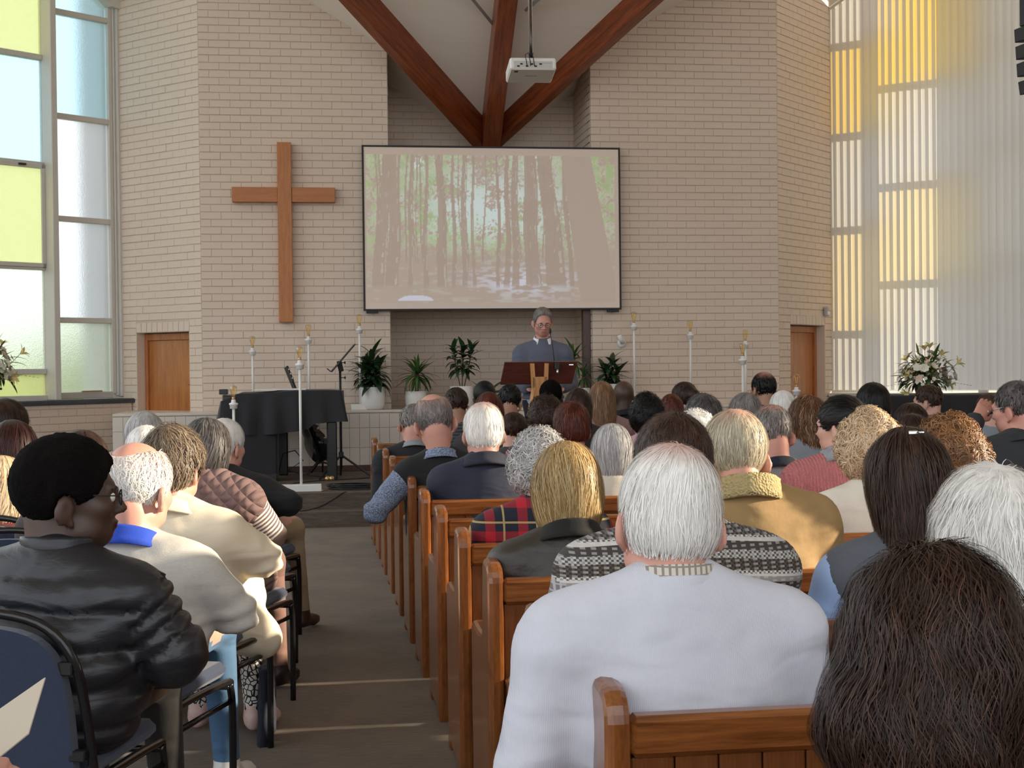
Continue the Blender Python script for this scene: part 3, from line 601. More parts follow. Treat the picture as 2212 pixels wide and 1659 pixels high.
# ------------------------------------------------------------------ lamp stands with filament bulbs
t = NT('amber_bulb_glass'); tr_ = t.n('ShaderNodeBsdfTransparent', i_0=(0.97, 0.88, 0.68)); gl_ = t.n('ShaderNodeBsdfGlossy'); gl_.inputs['Roughness'].default_value = 0.05
lw = t.n('ShaderNodeLayerWeight', i_0=0.35); ms = t.n('ShaderNodeMixShader'); t.set(ms.inputs[0], lw.outputs[1]); t.t.links.new(tr_.outputs[0], ms.inputs[1]); t.t.links.new(gl_.outputs[0], ms.inputs[2]); M['bulb'] = t.surf(ms)
t = NT('lit_filament'); em = t.n('ShaderNodeEmission', i_0=(1.0, 0.66, 0.28), i_1=0.45); M['filament'] = t.surf(em)
def lamp(px, pyt, Y, floor_z, label, base=0.36):
    p = at_y(px, pyt, Y); h = p[2] - floor_z
    l = thing('bulb_lamp_stand', label, 'lamp', (p[0], Y, floor_z), 0, 'filament bulb lamp stands')
    MB().box((-base / 2, -0.06, 0), (base / 2, 0.06, 0.062), 0.004).build('base', M['white'], l)
    MB().tube([(0, 0, 0.06), (0, 0, h - 0.185)], 0.0125, 10).build('pole', M['white'], l, True)
    sk = MB().lathe([(.012, h - .21), (.033, h - .205), (.034, h - .175), (.040, h - .172), (.040, h - .158), (.022, h - .152), (.018, h - .125)], 16).build('socket', M['white'], l, True)
    MB().lathe([(.0145, h - .128), (.0145, h - .102)], 12).build('cap', M['brass'], sk, True)
    b_ = MB().lathe([(.014, h - .103), (.017, h - .085), (.027, h - .055), (.032, h - .03), (.030, h - .012), (.020, h - .003), (.003, h)], 16).build('bulb', M['bulb'], l, True)
    b = MB()
    for k in range(4):
        w_ = k * math.pi / 2 + .3; b.tube([(.006 * math.cos(w_), .006 * math.sin(w_), h - .09), (.014 * math.cos(w_), .014 * math.sin(w_), h - .03)], 0.0011, 5)
    b.build('filament', M['filament'], b_); return l
lamp(504, 833, 12.95, STAGE_Z, 'white bulb lamp stand in front of the draped piano, shorter one', 0.3)
lamp(647, 748, 12.95, STAGE_Z, 'tall white bulb lamp stand at the stage edge before the piano')
lamp(545, 726, 15.52, LEDGE_Z, 'white bulb lamp stand against the brick wall left of the cross foot', 0.2)
lamp(666, 701, 15.52, LEDGE_Z, 'white bulb lamp stand against the wall right of the cross foot', 0.2)
lamp(776, 679, 15.50, LEDGE_Z, 'white bulb lamp stand under the left corner of the screen', 0.2)
lamp(1369, 673, 15.50, LEDGE_Z, 'white bulb lamp stand just right of the screen', 0.2)
lamp(1491, 692, 15.50, LEDGE_Z, 'white bulb lamp stand in the middle of the right brick wall', 0.2)
lamp(1610, 712, 15.50, LEDGE_Z, 'taller rear bulb lamp stand of the close pair near the right door', 0.2)
lamp(1604, 741, 13.3, STAGE_Z, 'shorter front bulb lamp stand of the close pair near the right door')
lamp(1720, 808, 13.3, STAGE_Z, 'low white bulb lamp stand in front of the right door')
# ------------------------------------------------------------------ draped grand piano
pY = 14.1; pl0 = at_y(468, 900, pY)[0]; pr0 = at_y(752, 900, pY)[0]; pz = at_y(640, 846, pY)[2]
pia = thing('grand_piano', 'grand piano under a black cloth at the left of the stage', 'piano', (pl0, pY, STAGE_Z)); PW = pr0 - pl0; PZ = pz - STAGE_Z
out = [(0.06, 0.05), (PW - 0.08, 0.0), (PW - 0.05, 0.35), (PW * 0.62, 0.75), (PW * 0.45, 1.0), (0.18, 1.0), (0.02, 0.6)]
MB().prism(out, 2, PZ - 0.3, PZ - 0.03, 0.01).build('case', M['black'], pia)
for (xx, yy) in ((PW - 0.16, 0.06), (0.62, 0.85)): MB().box((xx - .05, yy - .05, 0.0), (xx + .05, yy + .05, PZ - .3), 0.012).build('leg', M['black'], pia)
b = MB().box((0.16, 0.02, 0.0), (0.58, 0.45, PZ - .3), 0.02); b.build('pedestal', M['cloth'], pia)
for i in range(2): MB().lathe([(.03, 0), (.03, .03), (.015, .05)], 10, (PW - 0.17 - 0.04 * i, -0.02, 0.0)).build('castor', M['brass'], pia, True)
# the cloth: a draped skirt following the outline
ring = []
for i in range(len(out)):
    a = np.array(out[i]); c = np.array(out[(i + 1) % len(out)]); n = max(4, int(np.linalg.norm(c - a) / 0.03))
    for k in range(n): ring.append(a + (c - a) * k / n)
ring = np.array(ring); cen = ring.mean(0); m = len(ring); P = []
hemz = lambda x: PZ - 0.36 - 0.04 * math.sin(x * 4) + (0.02 if x > PW * .7 else -0.02)
cols_ = [(0.0, None), (0.5, None), (1.0, 0.0)] + [(1.0, d_) for d_ in (0.012, 0.04, 0.10, 0.18, 0.27, 1.0)]
for fr_, dd in cols_:
    row = []
    for i, q in enumerate(ring):
        fold = (0.03 * math.sin(i * 0.9) + 0.02 * math.sin(i * 0.37 + 1)); dv = (q - cen) / np.linalg.norm(q - cen); xx = q[0]
        topz = PZ - 0.012 * math.sin(xx * 5) - (0.11 * max(0, 0.22 - xx) / 0.22)
        if dd is None: row.append((*(cen + (q - cen) * fr_), topz))
        else:
            t_ = min(dd / 0.3, 1.0); o2 = q + dv * (0.02 + fold * t_ + 0.03 * t_); row.append((o2[0], o2[1], topz - (dd if dd < 1 else (topz - hemz(xx))) if dd > 0 else topz))
    row.append(row[0]); P.append(row)
MB().grid(P).build('cloth', M['cloth'], pia, True)
MB().box((0.35, 0.2, PZ + 0.012), (PW * .68, 0.9, PZ + 0.02), 0.002).build('lid_edge', M['white'], pia)
MB().box((0.02, 0.1, PZ - 0.02), (0.10, 0.3, PZ + 0.03), 0.004).build('keyboard_cheek', M['black'], pia)
# acoustic guitar on its stand behind the piano
gy = 14.95; gt = at_y(622, 808, gy + 0.1); gb = at_y(693, 985, gy)
gui = thing('acoustic_guitar', 'black acoustic guitar leaning on a stand behind the piano', 'guitar', (gb[0], gy, STAGE_Z))
a = Vector((gt[0] - gb[0], 0.12, gt[2] - STAGE_Z)); c = Vector((0, 0, gb[2] - STAGE_Z)); d = (a - c).normalized(); L_ = (a - c).length
sd_ = Vector((0.5, -1, 0)).normalized(); sd_ = (sd_ - d * sd_.dot(d)).normalized(); nn_ = d.cross(sd_).normalized(); gm = Matrix((sd_, nn_, d)).transposed().to_4x4(); gm.translation = c
prof = []
for k in range(28):
    w_ = 2 * math.pi * k / 28; zz = 0.19 - 0.25 * math.cos(w_); r_ = (0.19 if zz < 0.2 else 0.145) * (1 - 0.22 * math.exp(-((zz - 0.24) / 0.06) ** 2)); prof.append((r_ * math.sin(w_), zz))
gl_m = simple('gloss_black_lacquer', (0.008, 0.008, 0.009), 0.08)
v_ = MB().prism(prof, 1, -0.05, 0.05, 0.004); v_.v = [tuple(gm @ Vector(p)) for p in v_.v]; gb_ = v_.build('body', gl_m, gui, True)
v_ = MB().box((-.028, -.005, 0.42), (.028, .022, L_ - .1), .005); v_.v = [tuple(gm @ Vector(p)) for p in v_.v]; v_.build('neck', M['black'], gui)
v_ = MB().box((-.04, .0, L_ - .1), (.04, .02, L_ + .08), .004); v_.v = [tuple(gm @ Vector(p)) for p in v_.v]; hd_ = v_.build('headstock', M['black'], gui)
for k in range(3):
    for s2 in (-1, 1):
        v_ = MB().box((s2 * .052 - .012, .002, L_ - .07 + k * .05), (s2 * .052 + .012, .018, L_ - .055 + k * .05), .002); v_.v = [tuple(gm @ Vector(p)) for p in v_.v]; v_.build('tuning_peg', M['steel'], hd_)
v_ = MB().lathe([(.05, 0), (.05, .002)], 16); v_.v = [tuple(gm @ Vector((p[0], -0.052 - p[2], p[1] + .27))) for p in v_.v]; v_.build('sound_hole', M['blackmat'], gb_)
v_ = MB().box((-.16, -.049, -.04), (.16, -.047, .02), 0); v_.v = [tuple(gm @ Vector(p)) for p in v_.v]
gs = thing('guitar_stand', 'low black folding guitar stand under the guitar', 'stand', (gb[0] + .02, gy - .02, STAGE_Z))
MB().tube([(-.12, .05, .02), (-.05, -.02, .12), (.0, -.06, .13), (.08, -.09, .11), (.12, -.12, .17)], .011, 6).build('cradle', M['blackmat'], gs, True)
for e_ in ((-.16, -.16), (.16, -.14), (0, .24)): MB().tube([(0, .02, .2), (e_[0], e_[1], .011)], .01, 6).build('leg', M['blackmat'], gs)
MB().tube([(0, .06, .18), (-.02, .09, .45)], .01, 6).build('post', M['blackmat'], gs)
# music stand
my = 14.35; mp_ = at_y(736, 900, my)[0]; mzt = at_y(735, 790, my)[2] - STAGE_Z
mst = thing('music_stand', 'black tripod music stand with its desk seen edge-on', 'stand', (mp_, my, STAGE_Z))
MB().tube([(0, 0, 0.1), (0, 0, mzt)], 0.012, 8).build('pole', M['blackmat'], mst, True)
s_ = FPX / 14.3
for (ex, ey) in ((.31, -.12), (-.22, -.2), (.0, .3)): MB().tube([(0, 0, .235), (ex, ey, .012)], .011, 6).build('leg', M['blackmat'], mst)
MB().lathe([(.022, .2), (.025, .22), (.025, .26), (.016, .27)], 10).build('collar', M['blackmat'], mst, True)
MB().box((-.025, -.02, -.06), (.025, .02, .05), .006, Matrix.Translation((0, 0, mzt)) @ Matrix.Rotation(R(-12), 4, 'Y')).build('tilt_head', M['blackmat'], mst)
dk = Matrix.Translation((-.01, 0, mzt + .03)) @ Matrix.Rotation(R(41), 4, 'Y')
desk = MB().box((-.006, -.24, -.12), (.006, .24, .24), .003, dk).build('desk', M['blackmat'], mst); MB().box((-.055, -.24, -.125), (-.004, .24, -.118), .002, dk).build('lip', M['blackmat'], desk)
for zz in (mzt + .03, mzt - .12): MB().lathe([(.004, 0), (.004, .03), (.012, .03), (.012, .045)], 8, (.0, .0, 0)).build('knob', M['blackmat'], mst, True, loc=(.01, 0, zz), rot=(0, R(90), 0))
# stage clutter
def floor_px(px, py, z): p = at_z(px, py, z); return (p[0], p[1])
c_ = floor_px(775, 1056, STAGE_Z)
coil = MB(); pts = []
for k in range(150): w_ = k * 0.42; r_ = 0.16 + 0.05 * math.sin(k * .31); pts.append((r_ * 1.4 * math.cos(w_), r_ * 0.8 * math.sin(w_), 0.006 + k * 0.0003))
coil.tube(pts, 0.005, 5); tag(coil.build('cable_coil', M['blackmat'], smooth=True, loc=(c_[0], c_[1], STAGE_Z)), 'flat coil of black cable on the stage edge', 'cable')
pts = [at_z(745, 1063, STAGE_Z + .006), at_z(728, 1069, STAGE_Z - .03) - np.array([0, .02, 0]), at_z(712, 1082, 0.20) - np.array([0, .0, 0]), at_z(680, 1097, 0.146), at_z(655, 1102, 0.145), at_z(600, 1106, .145)]
pts = [np.array([at_y(px_, py_, yy_)[0], yy_, at_y(px_, py_, yy_)[2]]) for px_, py_, yy_ in ((748, 1062, STAGE_Y + .02), (738, 1066, STAGE_Y - .008), (722, 1077, STAGE_Y - .008), (700, 1090, STAGE_Y - .008), (685, 1097, STAGE_Y - .01))] + [np.array([*floor_px(660, 1103, .144), .144]), np.array([*floor_px(600, 1106, .144), .144])]
tag(MB().tube(pts, 0.005, 6).build('trailing_cable', M['blackmat'], smooth=True), 'single black cable running down the carpeted stage step', 'cable')
pts = [(*floor_px(x_, y_, STAGE_Z + .006), STAGE_Z + .006) for x_, y_ in ((610, 1050), (640, 1043), (690, 1038), (740, 1036), (800, 1032), (830, 1030))]
tag(MB().tube(pts, 0.005, 6).build('floor_cable', M['blackmat'], smooth=True), 'black cable lying along the stage behind the white lamp base', 'cable')
c_ = at_y(612, 1005, 14.6)
pts = [(c_[0] - .05, 14.6, STAGE_Z + .05), (c_[0], 14.55, STAGE_Z + .25), (c_[0] + .12, 14.5, STAGE_Z + .28), (c_[0] + .2, 14.5, STAGE_Z + .18), (c_[0] + .05, 14.5, STAGE_Z + .08), (c_[0] + .25, 14.4, STAGE_Z + .03), (c_[0] + .5, 14.4, STAGE_Z + .01)]
tag(MB().tube(pts, 0.006, 6).build('looped_cable', M['blackmat'], smooth=True), 'black cable looping up under the piano', 'cable')
c_ = floor_px(602, 1022, STAGE_Z); tag(MB().box((-.05, -.04, 0), (.05, .04, .06), .006).build('power_adaptor', M['white'], loc=(c_[0], c_[1], STAGE_Z)), 'small white power adaptor on the stage under the piano', 'adaptor')
c_ = floor_px(572, 1046, STAGE_Z); tag(MB().box((-.12, -.1, 0), (.12, .1, .10), .01).build('effects_box', M['blackmat'], loc=(c_[0], c_[1], STAGE_Z)), 'small black box on the stage beside the piano pedestal', 'box')
c_ = floor_px(672, 1060, STAGE_Z); tag(MB().box((-.09, -.03, 0), (.09, .03, .004), .001).build('paper_sheet', M['white'], loc=(c_[0] + .02, max(c_[1], STAGE_Y + .04), STAGE_Z)), 'white sheet of paper in front of the tall lamp base', 'paper')
# ------------------------------------------------------------------ plants
def leafmat(n, a, c): t = NT(n); t.bsdf(t.mix(t.noise(t.obj(), 12, 3), a, c), 0.35, 0, None, Subsurface_Weight=0.0); return t.m
M['leaf'] = leafmat('dark_leaf', (0.012, 0.032, 0.012), (0.032, 0.075, 0.028)); M['leafy'] = leafmat('bright_leaf', (0.03, 0.085, 0.018), (0.07, 0.15, 0.035)); M['trunk'] = simple('palm_trunk', (0.16, 0.12, 0.085), 0.9, 0, 30, 0.4, 0.6, 40)
M['leafp'] = leafmat('pale_leaf', (0.09, 0.13, 0.035), (0.20, 0.24, 0.08)); M['soil'] = simple('soil', (0.03, 0.022, 0.016), 0.95)
def leaf_mesh(nm, L, wd, bend, mat, nseg=7, fold=0.25):
    P = []; x = z = 0.0; a = 0.0
    for i in range(nseg + 1):
        t_ = i / nseg; w_ = wd * (math.sin(math.pi * (0.08 + 0.92 * t_) ** 0.75) ** 0.8 if t_ < 1 else 0.0) + 0.001
        P.append([(x, -w_, z + fold * w_), (x, 0, z), (x, w_, z + fold * w_)]); a = bend * t_; x += L / nseg * math.cos(a); z -= L / nseg * math.sin(a)
    b = MB().grid(P); return mesh_data(nm, b.v, b.f, mat, None, True)
LM = {k: [leaf_mesh('leaf', L, w_, bd, M[mt]) for bd in bends] for k, L, w_, bends, mt in (('broad', .21, .030, (.4, .9, 1.5), 'leaf'), ('blade', .27, .017, (.3, .9, 1.7), 'leafy'), ('ficus', .16, .028, (.3, .8, 1.3), 'leaf'), ('big', .30, .06, (.5, 1.0, 1.4), 'leaf'))}
def leaf(root, kind, o, az, el, sc=1.0, v=None, roll=0.0):
    me = random.choice(LM[kind]) if v is None else LM[kind][v]
    return put('leaf', me, root, o, Euler((roll, -el, az), 'XYZ'), (sc, sc * random.uniform(.85, 1.1), sc))
def pot(root, r, h, prof=None):
    MB().lathe([(r * .72, 0), (r * .86, .012), (r * .96, .05), (r, .10), (r, h), (r - .012, h), (r - .014, h - .02)], 28).build('pot', M['white'], root, True)
    MB().lathe([(0.001, h - .022), (r - .014, h - .021)], 20, cap=False).build('soil', M['soil'], root)
def plant(px, py_top_pot, wpx, label, kind, Y=15.52):
    p = at_y(px, py_top_pot, Y); r = wpx / 2 / (FPX / (Y + 0.1)); h = p[2] - LEDGE_Z
    root = thing('potted_plant', label, 'plant', (p[0], Y, LEDGE_Z), 0, 'potted plants on the ledge'); pot(root, r, h); return root, h, r
g = random.Random(3)
def bush(px, pyt, wp, label, n, H, kind='broad', sc=1.0, Y=15.52, spread=1.0):
    root, h, r = plant(px, pyt, wp, label, kind, Y)
    for k in range(5):
        w_ = k * 1.256 + .3; tx, ty = .10 * spread * math.cos(w_), .06 * math.sin(w_); hh = H * (1.0 if k == 0 else g.uniform(.45, .75))
        if k == 0: tx = ty = 0.0
        MB().tube([(tx * .3, ty * .3, h - .03), (tx, ty, h + hh * .8)], .006, 5).build('stem', M['leaf'], root)
        for i in range(n // 5):
            t_ = (i + .5) / (n // 5); z_ = h + hh * (.12 + .72 * t_); az = i * 2.4 + k; el = R(-10 + 75 * t_ ** 1.5)
            leaf(root, kind, (tx * (.3 + .7 * t_), ty * (.3 + .7 * t_), z_), az, el, sc * g.uniform(.8, 1.15))
    return root
bush(805, 836, 52, 'bushy dark green plant in a rounded white pot left of the recess', 95, .42, 'broad', 1.15)
bush(1322, 829, 48, 'bushy dark plant in a white pot right of the dark post', 70, .30, 'broad', 1.0)
def yucca(px, pyt, wp, label, heads):
    root, h, r = plant(px, pyt, wp, label, 'blade', 15.6)
    for (dx, hh, n, sc) in heads:
        MB().tube([(dx * .6, 0, h - .03), (dx, 0, h + hh)], .022, 8).build('trunk', M['trunk'], root, True)
        for i in range(n): t_ = i / n; leaf(root, 'blade', (dx, 0, h + hh - .02 + .03 * t_), i * 2.4, R(-35 + 120 * t_ ** 1.3), sc * g.uniform(.8, 1.1))
yucca(898, 845, 46, 'small yucca with a single trunk in a white pot', [(0.02, .18, 42, 1.05)])
yucca(1252, 838, 46, 'yucca with two trunks in a white pot behind the lectern', [(-.07, .32, 34, 1.0), (.05, .12, 24, .75)])
root, h, r = plant(998, 834, 52, 'dense ficus with bare stems in a large white pot left of lectern', 'ficus')
for dx, dy in ((-.05, 0), (0.01, .02), (.06, -.01)):
    MB().tube([(dx * .3, dy, h - .03), (dx * 1.2, dy, h + .2), (dx * 1.8, dy, h + .38)], .007, 6).build('stem', M['trunk'], root, True)
    for i in range(26): t_ = i / 26; leaf(root, 'ficus', (dx * (1.0 + .9 * t_), dy, h + .16 + .26 * t_), i * 2.4 + dx * 50, R(-20 + 90 * t_ ** 1.4), g.uniform(.8, 1.1))
root, h, r = plant(1052, 868, 34, 'low plant with broad drooping leaves in a pot beside the lectern', 'big', 15.45)
for az, el, sc in ((.1, .9, 1.1), (3.0, 1.0, .9), (.4, .4, 1.2), (2.6, .5, 1.0), (-.3, .2, .9), (4.4, .7, .8), (1.6, .9, .9)): 
    leaf(root, 'big', (0, 0, h + .05), az, el, sc)
# ------------------------------------------------------------------ flowers on the black-draped table at the right
def cloth_table(x0, x1, y0, y1, z, label):
    t_ = thing('draped_table', label, 'table', ((x0 + x1) / 2, (y0 + y1) / 2, STAGE_Z)); hx, hy, hz = (x1 - x0) / 2, (y1 - y0) / 2, z - STAGE_Z
    MB().box((-hx + .02, -hy + .02, hz - .04), (hx - .02, hy - .02, hz - .008), .004).build('table_top', M['lectern'], t_)
    for sx in (-1, 1):
        for sy in (-1, 1): MB().box((sx * (hx - .07) - .02, sy * (hy - .07) - .02, 0), (sx * (hx - .07) + .02, sy * (hy - .07) + .02, hz - .04), .003).build('leg', M['black'], t_)
    per = []
    for a, c in (((-hx, -hy), (hx, -hy)), ((hx, -hy), (hx, hy)), ((hx, hy), (-hx, hy)), ((-hx, hy), (-hx, -hy))):
        n = int(math.dist(a, c) / .04)
        for k in range(n): per.append((a[0] + (c[0] - a[0]) * k / n, a[1] + (c[1] - a[1]) * k / n))
    P = []
    for lv, (zz, amp) in enumerate(((hz, -1), (hz, 0), (hz - .02, .004), (hz * .6, .015), (.02, .025))):
        row = []
        for k, q in enumerate(per):
            ln = math.hypot(*q) + 1e-6; o_ = amp * (1 + .8 * math.sin(k * .8)) if amp > 0 else 0; row.append((0, 0, hz) if amp < 0 else (q[0] + q[0] / ln * o_, q[1] + q[1] / ln * o_, zz))
        P.append(row + [row[0]])
    MB().grid(P).build('cloth', M['cloth'], t_, True); return t_
tz_ = at_y(2000, 853, 13.35)[2]; tx0 = at_y(1922, 853, 13.1)[0]
cloth_table(tx0, tx0 + 1.9, 13.1, 13.9, tz_, 'long table under black cloth in front of the blinds')
M['petal'] = simple('white_petal', (0.78, 0.74, 0.62), 0.6); M['lily'] = simple('cream_yellow_lily', (0.80, 0.68, 0.28), 0.5, 0, 20, 0.2); M['pinkp'] = simple('pale_pink_petal', (0.75, 0.52, 0.42), 0.6)
LM['spray'] = [leaf_mesh('leaf', .13, .014, bd, M['leafp']) for bd in (.2, .8, 1.3)]; LM['dk'] = [leaf_mesh('leaf', .20, .022, bd, M['leafy']) for bd in (.3, .9, 1.3)]
def blossom_mesh(nm, n, L, wd, cup, mat):
    b = MB()
    for k in range(n):
        w_ = 2 * math.pi * k / n; d = np.array([math.cos(w_), math.sin(w_), 0]); s_ = np.array([-math.sin(w_), math.cos(w_), 0]); P = []
        for i in range(4):
            t_ = i / 3; r_ = L * t_ * math.cos(cup * (1 - .5 * t_)); z_ = L * t_ * math.sin(cup * (1 - .5 * t_)); ww = wd * math.sin(math.pi * (.12 + .8 * t_)); P.append([d * r_ - s_ * ww + np.array([0, 0, z_]), d * r_ + np.array([0, 0, z_ - ww * .2]), d * r_ + s_ * ww + np.array([0, 0, z_])])
        b.grid(P)
    return mesh_data(nm, b.v, b.f, mat, None, True)
BMs = {'rose': blossom_mesh('blossom', 7, .032, .016, .7, M['petal']), 'small': blossom_mesh('blossom', 5, .016, .009, .5, M['petal']), 'pink': blossom_mesh('blossom', 6, .026, .013, .6, M['pinkp']), 'lily': blossom_mesh('lily', 6, .10, .017, 1.25, M['lily'])}
def flowers(cx, cy, cz, label, sx=.32, sz=.36, rnd=5):
    r_ = random.Random(rnd); root = thing('flower_arrangement', label, 'flowers', (cx, cy, cz))
    MB().lathe([(.07, 0), (.10, .02), (.11, .09), (.10, .10)], 18).build('bowl', M['blackmat'], root, True)
    for k in range(230):
        az = r_.uniform(0, 6.28); e_ = math.acos(r_.uniform(-.15, 1)); d = np.array([math.cos(az) * math.sin(e_) * sx, math.sin(az) * math.sin(e_) * sx * .7, math.cos(e_) * sz]); rr = r_.uniform(.15, .85); p = np.array([0, 0, .12]) + d * rr
        leaf(root, 'spray' if k % 3 else 'dk', tuple(p), az + r_.gauss(0, .4), R(80) - e_ + r_.gauss(0, .3), r_.uniform(.6, 1.1))
    for k in range(130):
        az = r_.uniform(0, 6.28); e_ = math.acos(r_.uniform(-.1, .95)); rr = r_.uniform(.6, .95); p = np.array([math.cos(az) * math.sin(e_) * sx, math.sin(az) * math.sin(e_) * sx * .7, math.cos(e_) * sz]) * rr + np.array([0, 0, .12])
        kd = 'small' if k % 3 else ('rose' if k % 2 else 'pink'); put('blossom', BMs[kd], root, tuple(p), Euler((0, e_, az)), [r_.uniform(1.1, 1.7)] * 3)
    for (dx, dz, az, e_) in ((-.03, .44, 3.0, .15), (.02, .46, .5, .15), (-.22, .34, 3.1, .7), (.14, .38, 0, .3), (.30, .30, 0, 1.0), (.05, .22, 1.5, .6), (-.18, .2, 3.3, 1.2), (-.2, .02, 3.5, 2.0), (.22, .1, -.5, 1.9), (-.1, .28, 4.6, .7)):
        put('lily', BMs['lily'], root, (dx, -.05, dz), Euler((0, e_, az)), [r_.uniform(.75, 1.0)] * 3); MB().tube([(0, 0, .1), (dx * .6, -.03, dz * .6), (dx, -.05, dz)], .003, 5).build('stem', M['leafp'], root)
    for s2 in (-1, 1):
        for k in range(7): put('blossom', BMs['small'], root, (s2 * (.24 + .035 * k), -.05, .12 - .006 * k), None, (1, 1, 1))
    return root
fc = at_y(2000, 858, 13.4); flowers(fc[0], 13.4, tz_ + .002, 'white and yellow lily arrangement on the black-draped table at right')
fl = at_y(-28, 838, 13.3); ftz = 1.05
stp = thing('flower_stand', 'slim dark pedestal stand holding flowers before the left window', 'stand', (fl[0], 13.3, STAGE_Z))
MB().lathe([(.16, 0), (.16, .03), (.03, .05), (.03, fl[2] - STAGE_Z - .02), (.13, fl[2] - STAGE_Z - .02), (.13, fl[2] - STAGE_Z)], 16).build('pedestal', M['black'], stp, True)
flowers(fl[0], 13.3, fl[2] + .002, 'lily arrangement at the far left edge before the window', .27, .33, 9)
# ------------------------------------------------------------------ wall fittings, loudspeaker array
p = at_y(1343, 741, YW - 0.02); wl = thing('wall_spotlight', 'small white spotlight on a round wall plate right of the screen', 'lamp', (p[0], YW - 0.012, p[2]))
MB().lathe([(.05, 0), (.052, .012), (.03, .022)], 18).build('plate', M['white'], wl, True, rot=(R(90), 0, 0)); MB().tube([(0, -.02, 0), (-.02, -.07, .03)], .009, 8).build('arm', M['white'], wl, True)
MB().tube([(0.0, -.06, .0), (-.05, -.10, .085)], .026, 12).build('spot_head', M['white'], wl, True)
Ar, ur, rzr, lor = frame_of(C2, WR0); s__, z__ = lor(1779, 673); nrm = np.array([ur[1], -ur[0]]); p = np.array(Ar) + ur * s__ + nrm * 0.011
ws = thing('motion_sensor', 'small grey motion sensor on the brick above the right door', 'sensor', (p[0], p[1], z__ - .06), rzr)
MB().box((-.035, -.055, 0), (.035, 0.0, .12), .014).build('housing', simple('grey_plastic', (.42, .42, .41), .5), ws); MB().box((-.03, -.06, .02), (.03, -.05, .06), .006).build('lens', M['white'], ws)
ad = 8.6; pa = at_d(2212, 95, ad); arr = thing('line_array_speaker', 'black hanging line array loudspeaker cut off at the top right edge', 'loudspeaker', tuple(at_d(2292, 190, ad)), R(8))
s_ = FPX / ad
for k in range(4):
    z0_ = (190 - (186 - k * 38)) / s_; MB().prism([(-.0, z0_), (.0, z0_ + .098), (.30, z0_ + .09), (.30, z0_ + .008)], 0, -.085 + .012 * (k == 0), .25, .006).build('module', M['blackmat'], arr, rot=(0, R(-4 if k else -9), 0)); MB().box((-.07, -.004, z0_ + .03), (-.045, 0.0, z0_ + .075)).build('port', M['black'], arr)
MB().box((-.11, 0, .42), (-.07, .25, .66), .004).build('fly_frame', M['blackmat'], arr); MB().box((-.08, 0.02, .42), (.2, .25, .62), .004).build('top_box', M['blackmat'], arr)
MB().tube([(-.11, .0, .55), (-.15, 0, .62), (-.14, 0, .7)], .006, 6).build('cable', M['black'], arr); MB().tube([(0.05, .1, .6), (.05, .1, 4.2)], .006, 6).build('chain', M['steel'], arr)
# ------------------------------------------------------------------ pews
PEW_X0, PEW_X1 = 0.495, 5.5
ROW = lambda i: 11.13 - 0.797 * i
def arc(cx, cz, r, a0, a1, n): return [(cx + r * math.cos(R(a0 + (a1 - a0) * k / n)), cz + r * math.sin(R(a0 + (a1 - a0) * k / n))) for k in range(n + 1)]
end_prof = [(0.0, 0.0), (0.0, 0.78)] + arc(0.055, 0.785, 0.055, 180, 95, 5) + arc(0.105, 0.815, 0.03, 85, 10, 4) + [(0.142, 0.74), (0.152, 0.68)] + arc(0.195, 0.655, 0.045, 200, 265, 3) + [(0.30, 0.607), (0.395, 0.612)] + arc(0.405, 0.582, 0.03, 85, 0, 4) + [(0.435, 0.40), (0.42, 0.06), (0.44, 0.0), (0.38, 0.0), (0.36, 0.03), (0.12, 0.03), (0.10, 0.0)]
b = MB().prism(end_prof, 0, 0, 0.046, 0.014); ME_end = mesh_data('pew_end', b.v, b.f, M['pew'], None, False)
LX = PEW_X1 - PEW_X0
b = MB().box((0.046, 0.006, 0.722), (LX - .046, 0.052, 0.795), 0.010); ME_top = mesh_data('top_rail', b.v, b.f, M['pewh'])
b = MB().box((0.046, 0.012, 0.27), (LX - .046, 0.045, 0.335), 0.005); ME_bot = mesh_data('bottom_rail', b.v, b.f, M['pewh'])
b = MB().box((0.046, 0.05, 0.395), (LX - .046, 0.425, 0.425), 0.008); ME_seat = mesh_data('seat', b.v, b.f, M['pewh'])
b = MB().box((0.046, -0.105, 0.498), (LX - .046, 0.012, 0.514), 0.003).box((0.046, -0.112, 0.47), (LX - .046, -0.098, 0.505), 0.003); ME_led = mesh_data('book_ledge', b.v, b.f, M['pewh'])
b = MB().box((0.046, -0.03, 0.375), (LX - .046, 0.012, 0.39), 0.003); ME_str = mesh_data('rear_batten', b.v, b.f, M['pewh'])
b = MB().lathe([(0.017, 0), (0.017, .0015)], 14); ME_hole = mesh_data('cup_hole', b.v, b.f, M['blackmat'])
b = MB().lathe([(0.005, 0), (0.004, .002)], 8); ME_scr = mesh_data('screw', b.v, b.f, M['brass'])
bwid = 0.0785; b = MB().box((-bwid / 2 + .0012, 0.016, 0.335), (bwid / 2 - .0012, 0.036, 0.722), 0.003); ME_brd = mesh_data('board', b.v, b.f, M['pewboard'])
nb = int((LX - 0.092) / bwid); NI = 20
b = MB()
for k in range(NI, nb): b.box((0.046 + bwid * k + .0012, .016, .335), (0.046 + bwid * (k + 1) - .0012, .036, .722), .003)
ME_rest = mesh_data('boarding', b.v, b.f, M['pewboard'])
ordn = ['front', 'second', 'third', 'fourth', 'fifth', 'sixth', 'seventh', 'eighth', 'ninth', 'tenth', 'eleventh', 'twelfth', 'thirteenth']
